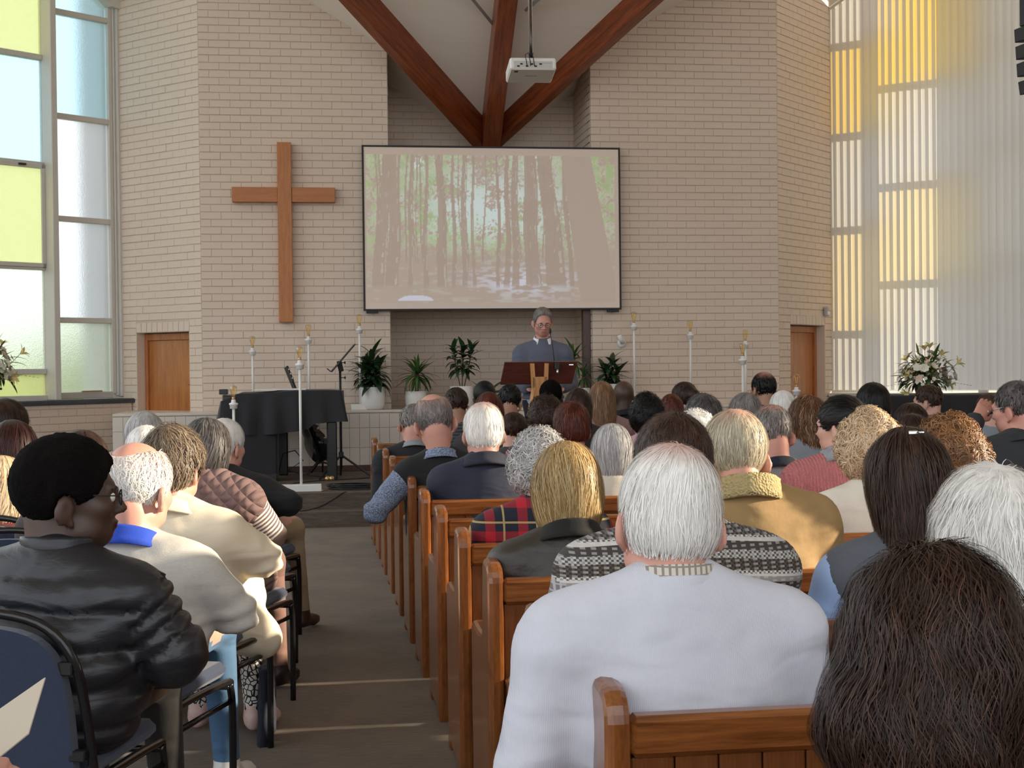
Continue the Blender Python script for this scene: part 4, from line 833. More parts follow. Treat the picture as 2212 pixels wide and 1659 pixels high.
for i in range(13):
    lab = {0: 'polished wooden pew in the very front row', 11: 'polished wooden pew behind the man in the white sweater', 12: 'wooden pew nearest the camera under the dark wavy-haired woman', 10: 'wooden pew behind the patterned knit vest, eleventh row', 9: 'wooden pew with sunlit end behind the blonde woman, tenth row'}.get(i, 'polished wooden pew in the %s row from the stage' % ordn[i])
    w = thing('church_pew', lab, 'pew', (PEW_X0, ROW(i), 0), 0, 'wooden pews')
    put('pew_end', ME_end, w); put('pew_end', ME_end, w, (LX - .046, 0, 0)); put('top_rail', ME_top, w); put('bottom_rail', ME_bot, w); put('seat', ME_seat, w); put('rear_batten', ME_str, w)
    lg = put('book_ledge', ME_led, w)
    for hx in (0.115, 1.2, 2.4, 3.6): put('cup_hole', ME_hole, lg, (hx, -0.045, 0.514)); put('screw', ME_scr, lg, (hx - .04, -0.06, 0.514))
    for k in range(NI): put('board', ME_brd, w, (0.046 + bwid * (k + .5), 0, 0))
    put('boarding', ME_rest, w)['kind'] = 'stuff'
# ------------------------------------------------------------------ stacking chairs
def smooth_path(pts, n=6):
    pts = [np.array(p, float) for p in pts]; out = []
    for i in range(len(pts) - 1):
        p0 = pts[max(i - 1, 0)]; p1 = pts[i]; p2 = pts[i + 1]; p3 = pts[min(i + 2, len(pts) - 1)]
        for k in range(n):
            t_ = k / n; out.append(0.5 * ((2 * p1) + (-p0 + p2) * t_ + (2 * p0 - 5 * p1 + 4 * p2 - p3) * t_ ** 2 + (-p0 + 3 * p1 - 3 * p2 + p3) * t_ ** 3))
    return out + [pts[-1]]
CW = 0.235
cparts = []
b = MB().tube(smooth_path([(-CW, -.02, .43), (-CW, -.07, .62), (-CW * .93, -.10, .74), (-CW * .62, -.115, .82), (0, -.12, .845), (CW * .62, -.115, .82), (CW * .93, -.10, .74), (CW, -.07, .62), (CW, -.02, .43)], 5), .0125, 8); cparts.append(('back_frame', b, 'chairblack', True))
prof = smooth_path([(-.2, .46), (-.205, .62), (-.19, .73), (-.13, .795), (0, .815), (.13, .795), (.19, .73), (.205, .62), (.2, .46)], 4)
b = MB(); P = []
ys_ = lambda z: -.03 - .095 * (z - .43) / .4
for off_ in (0.012, -0.022):
    P.append([(p[0], ys_(p[1]) + off_, p[1]) for p in prof])
n = len(prof); vv = P[0] + P[1]; ff = [tuple(range(n)), tuple(range(2 * n - 1, n - 1, -1))] + [(i, n + i, n + (i + 1) % n, (i + 1) % n) for i in range(n)]; b.add(vv, ff); cparts.append(('back_pad', b, 'chairblue', False))
b = MB().box((-.215, -.01, .425), (.215, .42, .475), .018); cparts.append(('seat_pad', b, 'chairblue', False))
for sx in (-1, 1):
    cparts.append(('leg', MB().tube(smooth_path([(sx * CW, .40, .0), (sx * CW, .405, .30), (sx * CW, .39, .395), (sx * CW, .36, .42), (sx * CW, .1, .43), (sx * CW, -.02, .43)], 4), .0125, 8), 'chairblack', True))
    cparts.append(('leg', MB().tube([(sx * CW, -.06, 0), (sx * CW, -.02, .43)], .0125, 8), 'chairblack', True))
    cparts.append(('side_rail', MB().tube([(sx * CW, -.03, .36), (sx * CW, .40, .355)], .009, 6), 'chairblack', True))
    cparts.append(('bracket', MB().box((sx * CW * .86 - .022, -.115, .70), (sx * CW * .86 + .022, -.09, .73), .003), 'black', False)); cparts.append(('bracket', MB().box((sx * CW * .9 - .02, -.07, .49), (sx * CW * .9 + .02, -.045, .515), .003), 'black', False))
cparts.append(('cross_bar', MB().tube([(-CW, .38, .40), (CW, .38, .40)], .009, 6), 'chairblack', True)); cparts.append(('cross_bar', MB().tube([(-CW, -.03, .40), (CW, -.03, .40)], .009, 6), 'chairblack', True))
CM = [(nm, mesh_data(nm, b_.v, b_.f, M[mt], None, sm_)) for nm, b_, mt, sm_ in cparts]
def chair(x, y, rz, label):
    r_ = thing('stacking_chair', label, 'chair', (x, y, 0), rz, 'blue stacking chairs left of the aisle')
    for nm, me in CM: put(nm, me, r_)
    return r_
# ------------------------------------------------------------------ people: smooth body surfaces
f4 = np.float32
def prim_bbox(p):
    if p[0] == 'cap': a, b, r = p[1], p[2], max(p[3], p[4]); return np.minimum(a, b) - r, np.maximum(a, b) + r
    r = max(p[2]); return p[1] - r, p[1] + r
def prim_eval(p, X, Y, Z_):
    if p[0] == 'cap':
        _, a, b, ra, rb = p; d = b - a; L2 = float(d @ d) + 1e-9; px, py, pz = X - f4(a[0]), Y - f4(a[1]), Z_ - f4(a[2])
        t_ = np.clip((px * f4(d[0]) + py * f4(d[1]) + pz * f4(d[2])) / f4(L2), 0, 1)
        return np.sqrt((px - t_ * f4(d[0])) ** 2 + (py - t_ * f4(d[1])) ** 2 + (pz - t_ * f4(d[2])) ** 2) - (f4(ra) + t_ * f4(rb - ra))
    if p[0] == 'ell':
        _, c, r, Rm = p; px, py, pz = X - f4(c[0]), Y - f4(c[1]), Z_ - f4(c[2])
        if Rm is not None: px, py, pz = [px * f4(Rm[0, k]) + py * f4(Rm[1, k]) + pz * f4(Rm[2, k]) for k in range(3)]
        qx, qy, qz = px / f4(r[0]), py / f4(r[1]), pz / f4(r[2]); k0 = np.sqrt(qx * qx + qy * qy + qz * qz) + f4(1e-6)
        k1 = np.sqrt((qx / f4(r[0])) ** 2 + (qy / f4(r[1])) ** 2 + (qz / f4(r[2])) ** 2) + f4(1e-6); return k0 * (k0 - 1) / k1
    _, n, d = p; return X * f4(n[0]) + Y * f4(n[1]) + Z_ * f4(n[2]) - f4(d)
def smin(a, b, k): h = np.maximum(k - np.abs(a - b), 0) / k; return np.minimum(a, b) - h * h * f4(k / 4)
def combine(F, v, op, k):
    if op == 'u': return smin(F, v, f4(k))
    return -smin(-F, v, f4(k))                           # 's': cut v out of F;  'i' handled by caller
def cap(a, b, ra, rb=None): return ('cap', np.array(a, float), np.array(b, float), ra, ra if rb is None else rb)
def ell(c, r, Rm=None): return ('ell', np.array(c, float), np.array(r, float), Rm)
def axis(lo, hi, coarse, fine, ivs):
    xs = [lo]
    while xs[-1] < hi:
        x = xs[-1]; st = coarse
        for a, b in ivs:
            if a - coarse <= x < b: st = fine
        xs.append(x + st)
    return np.array(xs, f4)
def field(ops, xs, ys, zs, infl=0.0):
    F = np.full((len(xs), len(ys), len(zs)), 0.09, f4)
    for op, p, k in ops:
        if p[0] == 'half': F = combine(F, prim_eval(p, xs[:, None, None], ys[None, :, None], zs[None, None, :]) + np.zeros_like(F), op, k); continue
        lo, hi = prim_bbox(p); m = 0.06 + k + infl; sl = []
        for ax_, i in ((xs, 0), (ys, 1), (zs, 2)): sl.append(slice(max(int(np.searchsorted(ax_, lo[i] - m)) - 1, 0), int(np.searchsorted(ax_, hi[i] + m)) + 1))
        sub = F[sl[0], sl[1], sl[2]]
        if sub.size == 0: continue
        v = prim_eval(p, xs[sl[0]][:, None, None], ys[sl[1]][None, :, None], zs[sl[2]][None, None, :]) - (f4(infl) if op == 'u' else f4(0))
        F[sl[0], sl[1], sl[2]] = combine(sub, v, op, k)
    return F
def eval_pts(ops, P):
    F = np.full(len(P), 1.0, f4); X, Y, Z_ = P[:, 0].astype(f4), P[:, 1].astype(f4), P[:, 2].astype(f4)
    for op, p, k in ops: F = combine(F, prim_eval(p, X, Y, Z_), op, k)
    return F
def grad_pts(ops, P, e=0.002):
    g_ = np.stack([eval_pts(ops, P + np.eye(3)[i] * e) - eval_pts(ops, P - np.eye(3)[i] * e) for i in range(3)], 1); return g_ / (np.linalg.norm(g_, axis=1)[:, None] + 1e-9)
_EDG = [((0, 0, 0), (1, 0, 0)), ((0, 1, 0), (1, 1, 0)), ((0, 0, 1), (1, 0, 1)), ((0, 1, 1), (1, 1, 1)), ((0, 0, 0), (0, 1, 0)), ((1, 0, 0), (1, 1, 0)), ((0, 0, 1), (0, 1, 1)), ((1, 0, 1), (1, 1, 1)), ((0, 0, 0), (0, 0, 1)), ((1, 0, 0), (1, 0, 1)), ((0, 1, 0), (0, 1, 1)), ((1, 1, 0), (1, 1, 1))]
def nets(xs, ys, zs, F):
    Sg = F < 0; n = [s - 1 for s in F.shape]; c = np.zeros(n, np.uint8)
    for i in (0, 1):
        for j in (0, 1):
            for k in (0, 1): c += Sg[i:i + n[0], j:j + n[1], k:k + n[2]]
    act = (c > 0) & (c < 8); I, J, K = np.nonzero(act); vid = np.full(n, -1, np.int32); vid[I, J, K] = np.arange(len(I), dtype=np.int32)
    acc = np.zeros((len(I), 3)); cnt = np.zeros(len(I))
    for a, b in _EDG:
        ia, ja, ka, ib, jb, kb = I + a[0], J + a[1], K + a[2], I + b[0], J + b[1], K + b[2]; fa, fb = F[ia, ja, ka], F[ib, jb, kb]; m = (fa < 0) != (fb < 0)
        t_ = np.where(m, fa / np.where(m, fa - fb, 1), 0); pa = np.stack([xs[ia], ys[ja], zs[ka]], 1); pb_ = np.stack([xs[ib], ys[jb], zs[kb]], 1); acc += np.where(m[:, None], pa + t_[:, None] * (pb_ - pa), 0); cnt += m
    V = acc / np.maximum(cnt, 1)[:, None]; Q = []
    def quads(m, off, cells, flip):
        i, j, k = [x + o for x, o in zip(np.nonzero(m), off)]; q = np.stack([vid[i + d[0], j + d[1], k + d[2]] for d in cells], 1); q[flip(i, j, k)] = q[flip(i, j, k)][:, ::-1]; Q.append(q)
    quads((Sg[:-1, 1:-1, 1:-1] != Sg[1:, 1:-1, 1:-1]), (0, 1, 1), [(0, -1, -1), (0, 0, -1), (0, 0, 0), (0, -1, 0)], lambda i, j, k: ~Sg[i, j, k])
    quads((Sg[1:-1, :-1, 1:-1] != Sg[1:-1, 1:, 1:-1]), (1, 0, 1), [(-1, 0, -1), (-1, 0, 0), (0, 0, 0), (0, 0, -1)], lambda i, j, k: ~Sg[i, j, k])
    quads((Sg[1:-1, 1:-1, :-1] != Sg[1:-1, 1:-1, 1:]), (1, 1, 0), [(-1, -1, 0), (0, -1, 0), (0, 0, 0), (-1, 0, 0)], lambda i, j, k: ~Sg[i, j, k])
    Q = np.concatenate(Q); return V, Q[(Q >= 0).all(1)]
def fast_mesh(name, V, Q, mats, fm=None, smooth=True):
    me = bpy.data.meshes.new(name); nq = len(Q); w_ = Q.shape[1]
    me.vertices.add(len(V)); me.vertices.foreach_set('co', np.ascontiguousarray(V, f4).ravel()); me.loops.add(nq * w_); me.loops.foreach_set('vertex_index', np.ascontiguousarray(Q, np.int32).ravel())
    me.polygons.add(nq); me.polygons.foreach_set('loop_start', np.arange(0, nq * w_, w_, dtype=np.int32)); me.polygons.foreach_set('loop_total', np.full(nq, w_, np.int32))
    for m in mats: me.materials.append(m)
    if fm is not None: me.polygons.foreach_set('material_index', fm.astype(np.int32))
    me.polygons.foreach_set('use_smooth', np.full(nq, smooth, bool)); me.update(calc_edges=True); return me
def vnormals(V, Q):
    n = np.cross(V[Q[:, 2]] - V[Q[:, 0]], V[Q[:, 3]] - V[Q[:, 1]]); N = np.zeros_like(V)
    for k in range(4): np.add.at(N, Q[:, k], n)
    return N / (np.linalg.norm(N, axis=1)[:, None] + 1e-12)
_ng = np.random.default_rng(5).random((32, 32, 32))
def noise3(P):
    i = np.floor(P).astype(int); f = P - i; f = f * f * (3 - 2 * f); r_ = 0
    for a in (0, 1):
        for b in (0, 1):
            for c in (0, 1): r_ = r_ + _ng[(i[:, 0] + a) % 32, (i[:, 1] + b) % 32, (i[:, 2] + c) % 32] * np.where(a, f[:, 0], 1 - f[:, 0]) * np.where(b, f[:, 1], 1 - f[:, 1]) * np.where(c, f[:, 2], 1 - f[:, 2])
    return r_ - 0.5
# --- head shape in its own frame: x right, y forward, z up
def head_ops(hs, face=True):
    o = [('u', ell((0, -.015, .035), (.077, .098, .090)), .01), ('u', ell((0, .030, -.030), (.060, .066, .082)), .04), ('u', ell((0, .060, -.082), (.030, .030, .026)), .035)]
    for s in (-1, 1):
        o += [('u', ell((s * .044, .055, -.020), (.024, .026, .022)), .03), ('u', ell((s * .048, .018, -.070), (.020, .040, .024)), .03)]
    if face:
        o += [('u', cap((-.034, .083, .024), (.034, .083, .024), .011), .02)]
        for s in (-1, 1): o += [('s', ell((s * .032, .104, .004), (.019, .016, .013)), .014)]
        o += [('u', cap((0, .094, .012), (0, .112, -.024), .007, .0115), .012), ('u', ell((-.011, .100, -.030), (.008, .010, .008)), .008), ('u', ell((.011, .100, -.030), (.008, .010, .008)), .008),
              ('u', ell((0, .093, -.054), (.025, .012, .0065)), .006), ('u', ell((0, .091, -.065), (.021, .012, .0075)), .006)]
    for s in (-1, 1):
        Rm = np.array(Euler((R(-10), 0, s * R(30))).to_matrix()); o += [('u', ell((s * .0865, -.020, -.022), (.0095, .024, .035), Rm), .007), ('s', ell((s * .0965, -.010, -.014), (.007, .012, .019), Rm), .004), ('u', ell((s * .079, -.006, -.052), (.008, .010, .010)), .008)]
    return o
def xf(prim, Mx, sc):
    Rm = np.array(Mx.to_3x3()) / sc; T = np.array(Mx.translation); g_ = lambda p: Rm @ (p * sc) + T
    if prim[0] == 'cap': return ('cap', g_(prim[1]), g_(prim[2]), prim[3] * sc, prim[4] * sc)
    r0 = prim[3] if prim[3] is not None else np.eye(3); return ('ell', g_(prim[1]), prim[2] * sc, Rm @ r0)
def rot_about(v, ax, an):
    ax = ax / (np.linalg.norm(ax) + 1e-9); return v * math.cos(an) + np.cross(ax, v) * math.sin(an) + ax * (ax @ v) * (1 - math.cos(an))
def hand_ops(W_, d, n, side, curl=0.5, sc=1.0):
    """palm, four bent fingers of unequal length and a thumb leaving the side of the palm; n is the back of the hand, side=+1 puts the thumb on s"""
    d = d / np.linalg.norm(d); n = n - d * (n @ d); n /= np.linalg.norm(n) + 1e-9; s = np.cross(d, n) * side; o = []
    for q in (-.026, -.009, .009, .026): o.append(('u', cap(W_ + s * q * .55 * sc + d * .006, W_ + (s * q + d * .082) * sc, .013 * sc, .0115 * sc), .014))
    for q, L in ((-.030, .056), (-.010, .070), (.010, .074), (.030, .066)):
        k0 = W_ + (s * q + d * .086) * sc; ax = np.cross(n, d); d1 = rot_about(d, ax, curl * .6); d2 = rot_about(d, ax, curl * 1.5); k1 = k0 + d1 * L * .55 * sc; k2 = k1 + d2 * L * .5 * sc
        o += [('u', cap(k0, k1, .0098 * sc, .0088 * sc), .004), ('u', cap(k1, k2, .0088 * sc, .0070 * sc), .003)]
    t0 = W_ + (d * .022 + s * .020) * sc; t1 = t0 + (d * .62 + s * .62 - n * .25) * .045 * sc; t2 = t1 + (d * .9 + s * .12 - n * .3) * .034 * sc
    return o + [('u', cap(t0, t1, .014 * sc, .0105 * sc), .010), ('u', cap(t1, t2, .0105 * sc, .0082 * sc), .004)]
# --- materials for people
def skin(name, c):
    t = NT(name); n = t.noise(t.obj(), 14, 4); n2 = t.noise(t.obj(), 160, 2)
    t.bsdf(t.mix(n, tuple(x * .86 for x in c), tuple(min(1, x * 1.12) for x in c)), .48, 0, t.bump(n2, .12, .002), Subsurface_Weight=.12, Subsurface_Radius=(.012, .005, .003), Subsurface_Scale=1.0); return t.m
SK = {'pale': skin('pale_skin', (.62, .36, .27)), 'pink': skin('ruddy_skin', (.60, .30, .23)), 'tan': skin('tan_skin', (.40, .21, .13)), 'brown': skin('brown_skin', (.12, .06, .038)), 'dark': skin('dark_skin', (.066, .033, .022))}
def hairmat(name, dk, md, lt, crown=None):
    t = NT(name); at = t.n('ShaderNodeAttribute', attribute_name='rnd'); v = t.obj((60, 60, 9)); n = t.noise(v, 1.2, 3)
    f = t.math('ADD', t.math('MULTIPLY', at.outputs['Fac'], .75), t.math('MULTIPLY', n, .3)); c = t.ramp(f, [(.12, dk), (.5, md), (.92, lt)])
    if crown:
        cc, rad, pk = crown; tc = t.n('ShaderNodeTexCoord'); vm = t.n('ShaderNodeVectorMath', operation='DISTANCE'); t.set(vm.inputs[0], tc.outputs['Object']); vm.inputs[1].default_value = cc
        c = t.mix(t.math('MULTIPLY', t.ramp(t.math('DIVIDE', vm.outputs['Value'], rad), [(.25, (1, 1, 1)), (1.0, (0, 0, 0))]), .75), c, pk)
    t.bsdf(c, .95 if 'afro' in name else .45, 0, t.bump(t.noise(t.obj(), 220, 2, .7), .9, .008) if 'afro' in name else None, Specular_IOR_Level=.08 if 'afro' in name else .25); return t.m
G3 = lambda r, g, b: srgb(r, g, b)
HM = {}
def hm(key):
    if key in HM: return HM[key]
    tab = {'white': ((186, 182, 176), (232, 229, 224), (253, 252, 250)), 'silver': ((112, 110, 110), (176, 174, 173), (234, 232, 230)), 'grey': ((66, 62, 60), (122, 116, 112), (186, 180, 176)), 'saltpepper': ((34, 32, 32), (78, 74, 74), (150, 146, 144)),
           'afroblack': ((8, 7, 7), (16, 13, 12), (30, 25, 22)), 'black': ((6, 5, 6), (15, 13, 13), (44, 38, 36)), 'darkbrown': ((24, 15, 12), (46, 31, 25), (96, 68, 55)), 'brown': ((28, 18, 14), (60, 42, 34), (112, 84, 68)), 'warmgrey': ((60, 48, 38), (112, 96, 80), (180, 164, 144)), 'auburn': ((38, 14, 10), (78, 34, 24), (140, 76, 54)), 'redbrown': ((26, 12, 12), (48, 24, 22), (84, 46, 42)),
           'blonde': ((84, 64, 40), (164, 134, 88), (240, 218, 166)), 'darkblonde': ((70, 50, 30), (138, 106, 66), (216, 182, 124)), 'lightbrown': ((70, 48, 34), (124, 92, 66), (184, 148, 112)), 'curlyblonde': ((150, 118, 84), (212, 184, 146), (250, 236, 212)), 'curlybrown': ((74, 48, 30), (132, 92, 60), (190, 146, 104)), 'highlight': ((48, 28, 18), (96, 62, 42), (206, 168, 122)), 'sandy': ((122, 110, 92), (186, 174, 150), (240, 231, 208)), 'cloth_black': ((6, 6, 8), (12, 12, 15), (24, 24, 30))}
    base = key.split('+')[0].split('*')[0]; cr = None
    if '+' in key: cr = ((0, -.045, .115), .075, (.55, .27, .21))
    if '*' in key: cr = ((0, -.02, .115), .135, (.55, .27, .21))
    HM[key] = hairmat('hair_' + key.replace('+', '_').replace('*', '_bald'), *[G3(*c) for c in tab[base]], crown=cr); return HM[key]
_GM = {}
def cloth(kind, c, c2=None):
    key = (kind, c, c2)
    if key in _GM: return _GM[key]
    t = NT(kind + '_fabric'); col = G3(*c); v = t.obj(); fine = t.noise(v, 300, 2, .7); low = t.noise(v, 9, 3); fbump = t.bump(t.noise(t.obj((5, 5, 11)), 1.0, 1.5, .45, .6), .5, .045); nrm = t.bump(fine, .25, .003); rough = .85; kw = dict(Sheen_Weight=.04)
    cc = t.mix(low, tuple(x * .88 for x in col), tuple(min(1, x * 1.1) for x in col)); sx = t.n('ShaderNodeSeparateXYZ'); t.set(sx.inputs[0], v)
    if kind == 'heather': cc = t.mix(t.noise(t.obj((12, 12, 60)), 6, 4, .8), tuple(x * .72 for x in col), tuple(min(1, x * 1.2) for x in col))
    elif kind == 'knit': w = t.n('ShaderNodeTexWave', bands_direction='X'); t.set(w.inputs['Vector'], v); w.inputs['Scale'].default_value = 95; nrm = t.bump(w.outputs[1], .18, .002)
    elif kind == 'fleece': nrm = t.bump(t.n('ShaderNodeTexVoronoi', i_Scale=130.0, i_Vector=v).outputs[0], .8, .006)
    elif kind == 'leather': rough = .42; nrm = t.bump(t.noise(v, 30, 5, .7, .6), .25, .01); kw = {}
    elif kind == 'suede': cc = t.mix(t.noise(v, 14, 5, .7), tuple(x * .68 for x in col), tuple(min(1, x * 1.12) for x in col)); nrm = t.bump(t.noise(v, 22, 4, .6), .2, .01)
    elif kind == 'nylon': rough = .38; nrm = t.bump(t.noise(t.obj((14, 14, 40)), 1.2, 4, .6, 1.0), .14, .01); kw = {}
    elif kind == 'cable':
        w = t.n('ShaderNodeTexWave', bands_direction='X', i_Scale=24.0, i_Distortion=2.2); t.set(w.inputs['Vector'], v); w.inputs['Detail Scale'].default_value = 6.0; w2 = t.n('ShaderNodeTexVoronoi', i_Scale=46.0); t.set(w2.inputs['Vector'], t.obj((1, 1, .55)))
        hgt = t.math('ADD', w.outputs[1], w2.outputs[0]); nrm = t.bump(hgt, .7, .012); cc = t.mix(t.math('MULTIPLY', hgt, .5), tuple(x * .82 for x in col), tuple(min(1, x * 1.12) for x in col))
    elif kind == 'quilt':
        wa = t.n('ShaderNodeTexWave', bands_direction='X', i_Scale=8.5); t.set(wa.inputs['Vector'], t.obj((1, 1, 1), (0, R(45), 0))); wb = t.n('ShaderNodeTexWave', bands_direction='X', i_Scale=8.5); t.set(wb.inputs['Vector'], t.obj((1, 1, 1), (0, R(-45), 0)))
        nrm = t.bump(t.math('POWER', t.math('MULTIPLY', wa.outputs[1], wb.outputs[1]), .35), .8, .015)
    elif kind in ('stripe', 'pin'):
        at = t.n('ShaderNodeAttribute', attribute_name='arm'); s_ = t.math('FRACT', t.math('MULTIPLY', at.outputs['Fac'], 19.0 if kind == 'stripe' else 0.0)); cc = t.mix(t.math('GREATER_THAN', s_, .5), col, G3(*c2))
        if kind == 'pin': cc = t.mix(t.math('GREATER_THAN', t.math('FRACT', t.math('MULTIPLY', sx.outputs[0], 85)), .62), col, G3(*c2)); cc = t.mix(t.math('GREATER_THAN', t.math('FRACT', t.math('MULTIPLY', sx.outputs[2], 60)), .8), cc, G3(*c2))
    elif kind == 'dots': cc = t.mix(t.math('GREATER_THAN', t.n('ShaderNodeTexVoronoi', i_Scale=260.0, i_Vector=v).outputs[0], .45), G3(*c2), col)
    elif kind == 'lattice': cc = t.mix(t.math('LESS_THAN', t.n('ShaderNodeTexVoronoi', feature='DISTANCE_TO_EDGE', i_Scale=48.0, i_Vector=v).outputs[0], .09), col, G3(*c2))
    elif kind == 'hstripe': cc = t.mix(t.math('GREATER_THAN', t.math('FRACT', t.math('MULTIPLY', sx.outputs[2], 42)), .6), col, G3(*c2))
    elif kind == 'plaid':
        x_, z_ = t.math('FRACT', t.math('MULTIPLY', sx.outputs[0], 9)), t.math('FRACT', t.math('MULTIPLY', sx.outputs[2], 9)); red = G3(176, 24, 40); fx = t.math('LESS_THAN', t.math('ABSOLUTE', t.math('SUBTRACT', x_, .3)), .15); fz = t.math('LESS_THAN', t.math('ABSOLUTE', t.math('SUBTRACT', z_, .3)), .15)
        cc = t.mix(t.math('MULTIPLY', t.math('ADD', fx, fz), .5), G3(20, 24, 42), red); lx_ = t.math('LESS_THAN', t.math('ABSOLUTE', t.math('SUBTRACT', x_, .72)), .03); lz = t.math('LESS_THAN', t.math('ABSOLUTE', t.math('SUBTRACT', z_, .72)), .03); cc = t.mix(t.math('MULTIPLY', t.math('MAXIMUM', lx_, lz), .7), cc, G3(190, 170, 110))
    elif kind == 'fairisle':
        zf = t.math('FRACT', t.math('ADD', t.math('MULTIPLY', sx.outputs[2], 6.2), t.math('MULTIPLY', t.math('ABSOLUTE', sx.outputs[0]), .5))); nd = t.n('ShaderNodeValToRGB'); t.set(nd.inputs[0], zf); nd.color_ramp.interpolation = 'CONSTANT'; e_ = nd.color_ramp.elements
        st = [(0, (60, 56, 54)), (.12, (196, 192, 186)), (.2, (96, 92, 90)), (.34, (214, 210, 204)), (.4, (58, 46, 38)), (.56, (150, 146, 142)), (.64, (206, 202, 196)), (.72, (84, 72, 62)), (.88, (176, 172, 168))]
        while len(e_) < len(st): e_.new(.5)
        for k, (p_, c_) in enumerate(st): e_[k].position = p_; e_[k].color = (*G3(*c_), 1)
        xa = t.math('GREATER_THAN', t.math('FRACT', t.math('MULTIPLY', sx.outputs[0], 84)), .5); za = t.math('GREATER_THAN', t.math('FRACT', t.math('MULTIPLY', sx.outputs[2], 96)), .5); ck = t.math('ABSOLUTE', t.math('SUBTRACT', xa, za))
        x2 = t.math('GREATER_THAN', t.math('FRACT', t.math('MULTIPLY', sx.outputs[0], 42)), .5); on = t.math('MULTIPLY', ck, t.math('GREATER_THAN', t.math('FRACT', t.math('MULTIPLY', zf, 2)), .35)); cc = t.mix(t.math('MULTIPLY', on, .85), nd.outputs[0], G3(38, 34, 32)); cc = t.mix(t.math('MULTIPLY', t.math('MULTIPLY', x2, za), .35), cc, G3(220, 216, 210)); nrm = t.bump(ck, .5, .004)
    t.t.links.new(fbump, nrm.node.inputs['Normal']); t.bsdf(cc, rough, 0, nrm, **kw); _GM[key] = t.m; return t.m
# --- hair shapes
def hair_ops(st, t):
    base = ell((0, -.015, .035), (.077 + t, .098 + t, .090 + t)); U = [('u', base, .01)]; C = []
    face = lambda z=-.03, y=.118, rz=.115, rx=.14, ry=.075: ('s', ell((0, y, z), (rx, ry, rz)), .012)
    below = lambda a, s, k=.012: ('s', ('half', np.array([0, -s, 1.0]) / math.hypot(1, s), a / math.hypot(1, s)), k)
    nape = lambda a=-.012, s=.55: below(a, s)
    ears = [('s', ell((sg * .096, -.014, -.030), (.034, .034, .046)), .008) for sg in (-1, 1)]
    if st in ('short', 'afro', 'crop'): C = [face(), nape(-.018), *ears]
    elif st == 'ring': C = [face(), nape(-.02), ('s', ell((0, -.018, .125), (.054, .108, .066)), .02), *ears]
    elif st == 'thin': C = [face(-.02, .11, .13, .14, .09), nape(-.018), *ears]
    elif st == 'nape':  U += [('u', ell((0, -.040, -.025), (.070 + t * .7, .062 + t, .066)), .04)]; C = [face(), below(-.050, .25), *ears]
    elif st == 'curly': U += [('u', ell((0, -.035, -.010), (.088 + t, .078 + t, .095)), .04)]; C = [face(-.045, .122, .12, .12, .075), below(-.095, .3, .02)]
    elif st == 'bob': U += [('u', ell((0, -.018, -.045), (.102, .098, .118)), .05)]; C = [face(-.07, .125, .16, .088, .085), below(-.148, .15, .01)]
    elif st == 'long': U += [('u', ell((0, -.030, -.055), (.092, .085, .13)), .05), ('u', ell((0, -.088, -.17), (.088, .042, .17)), .06)]; C = [face(-.07, .125, .16, .085, .085)]
    elif st == 'longw': U += [('u', ell((0, -.035, -.06), (.112, .098, .15)), .05), ('u', ell((0, -.085, -.18), (.105, .060, .14)), .06)]; C = [face(-.07, .125, .16, .085, .085)]
    elif st == 'bun': U += [('u', ell((0, -.125, .035), (.042, .038, .042)), .02)]; C = [face(), nape(-.02), *ears]
    elif st == 'wavy': U += [('u', ell((0, -.02, -.02), (.118, .108, .10)), .06), ('u', ell((0, -.03, -.10), (.125, .110, .10)), .06), ('u', ell((-.105, -.02, -.075), (.050, .07, .06)), .03), ('u', ell((.105, -.02, -.085), (.055, .07, .065)), .03), ('u', ell((-.085, -.055, -.165), (.05, .05, .05)), .03), ('u', ell((.02, -.075, -.175), (.07, .055, .055)), .03), ('u', ell((.10, -.05, -.18), (.05, .05, .05)), .03)]; C = [face(-.09, .135, .18, .085, .085)]
    elif st == 'shag': U += [('u', ell((0, -.03, -.045), (.108, .095, .12)), .05), ('u', ell((0, -.06, -.13), (.09, .065, .075)), .05)]; C = [face(-.07, .128, .16, .088, .085)]
    elif st == 'beanie': C = [face(-.04, .118, .10)]; 
    return U, C
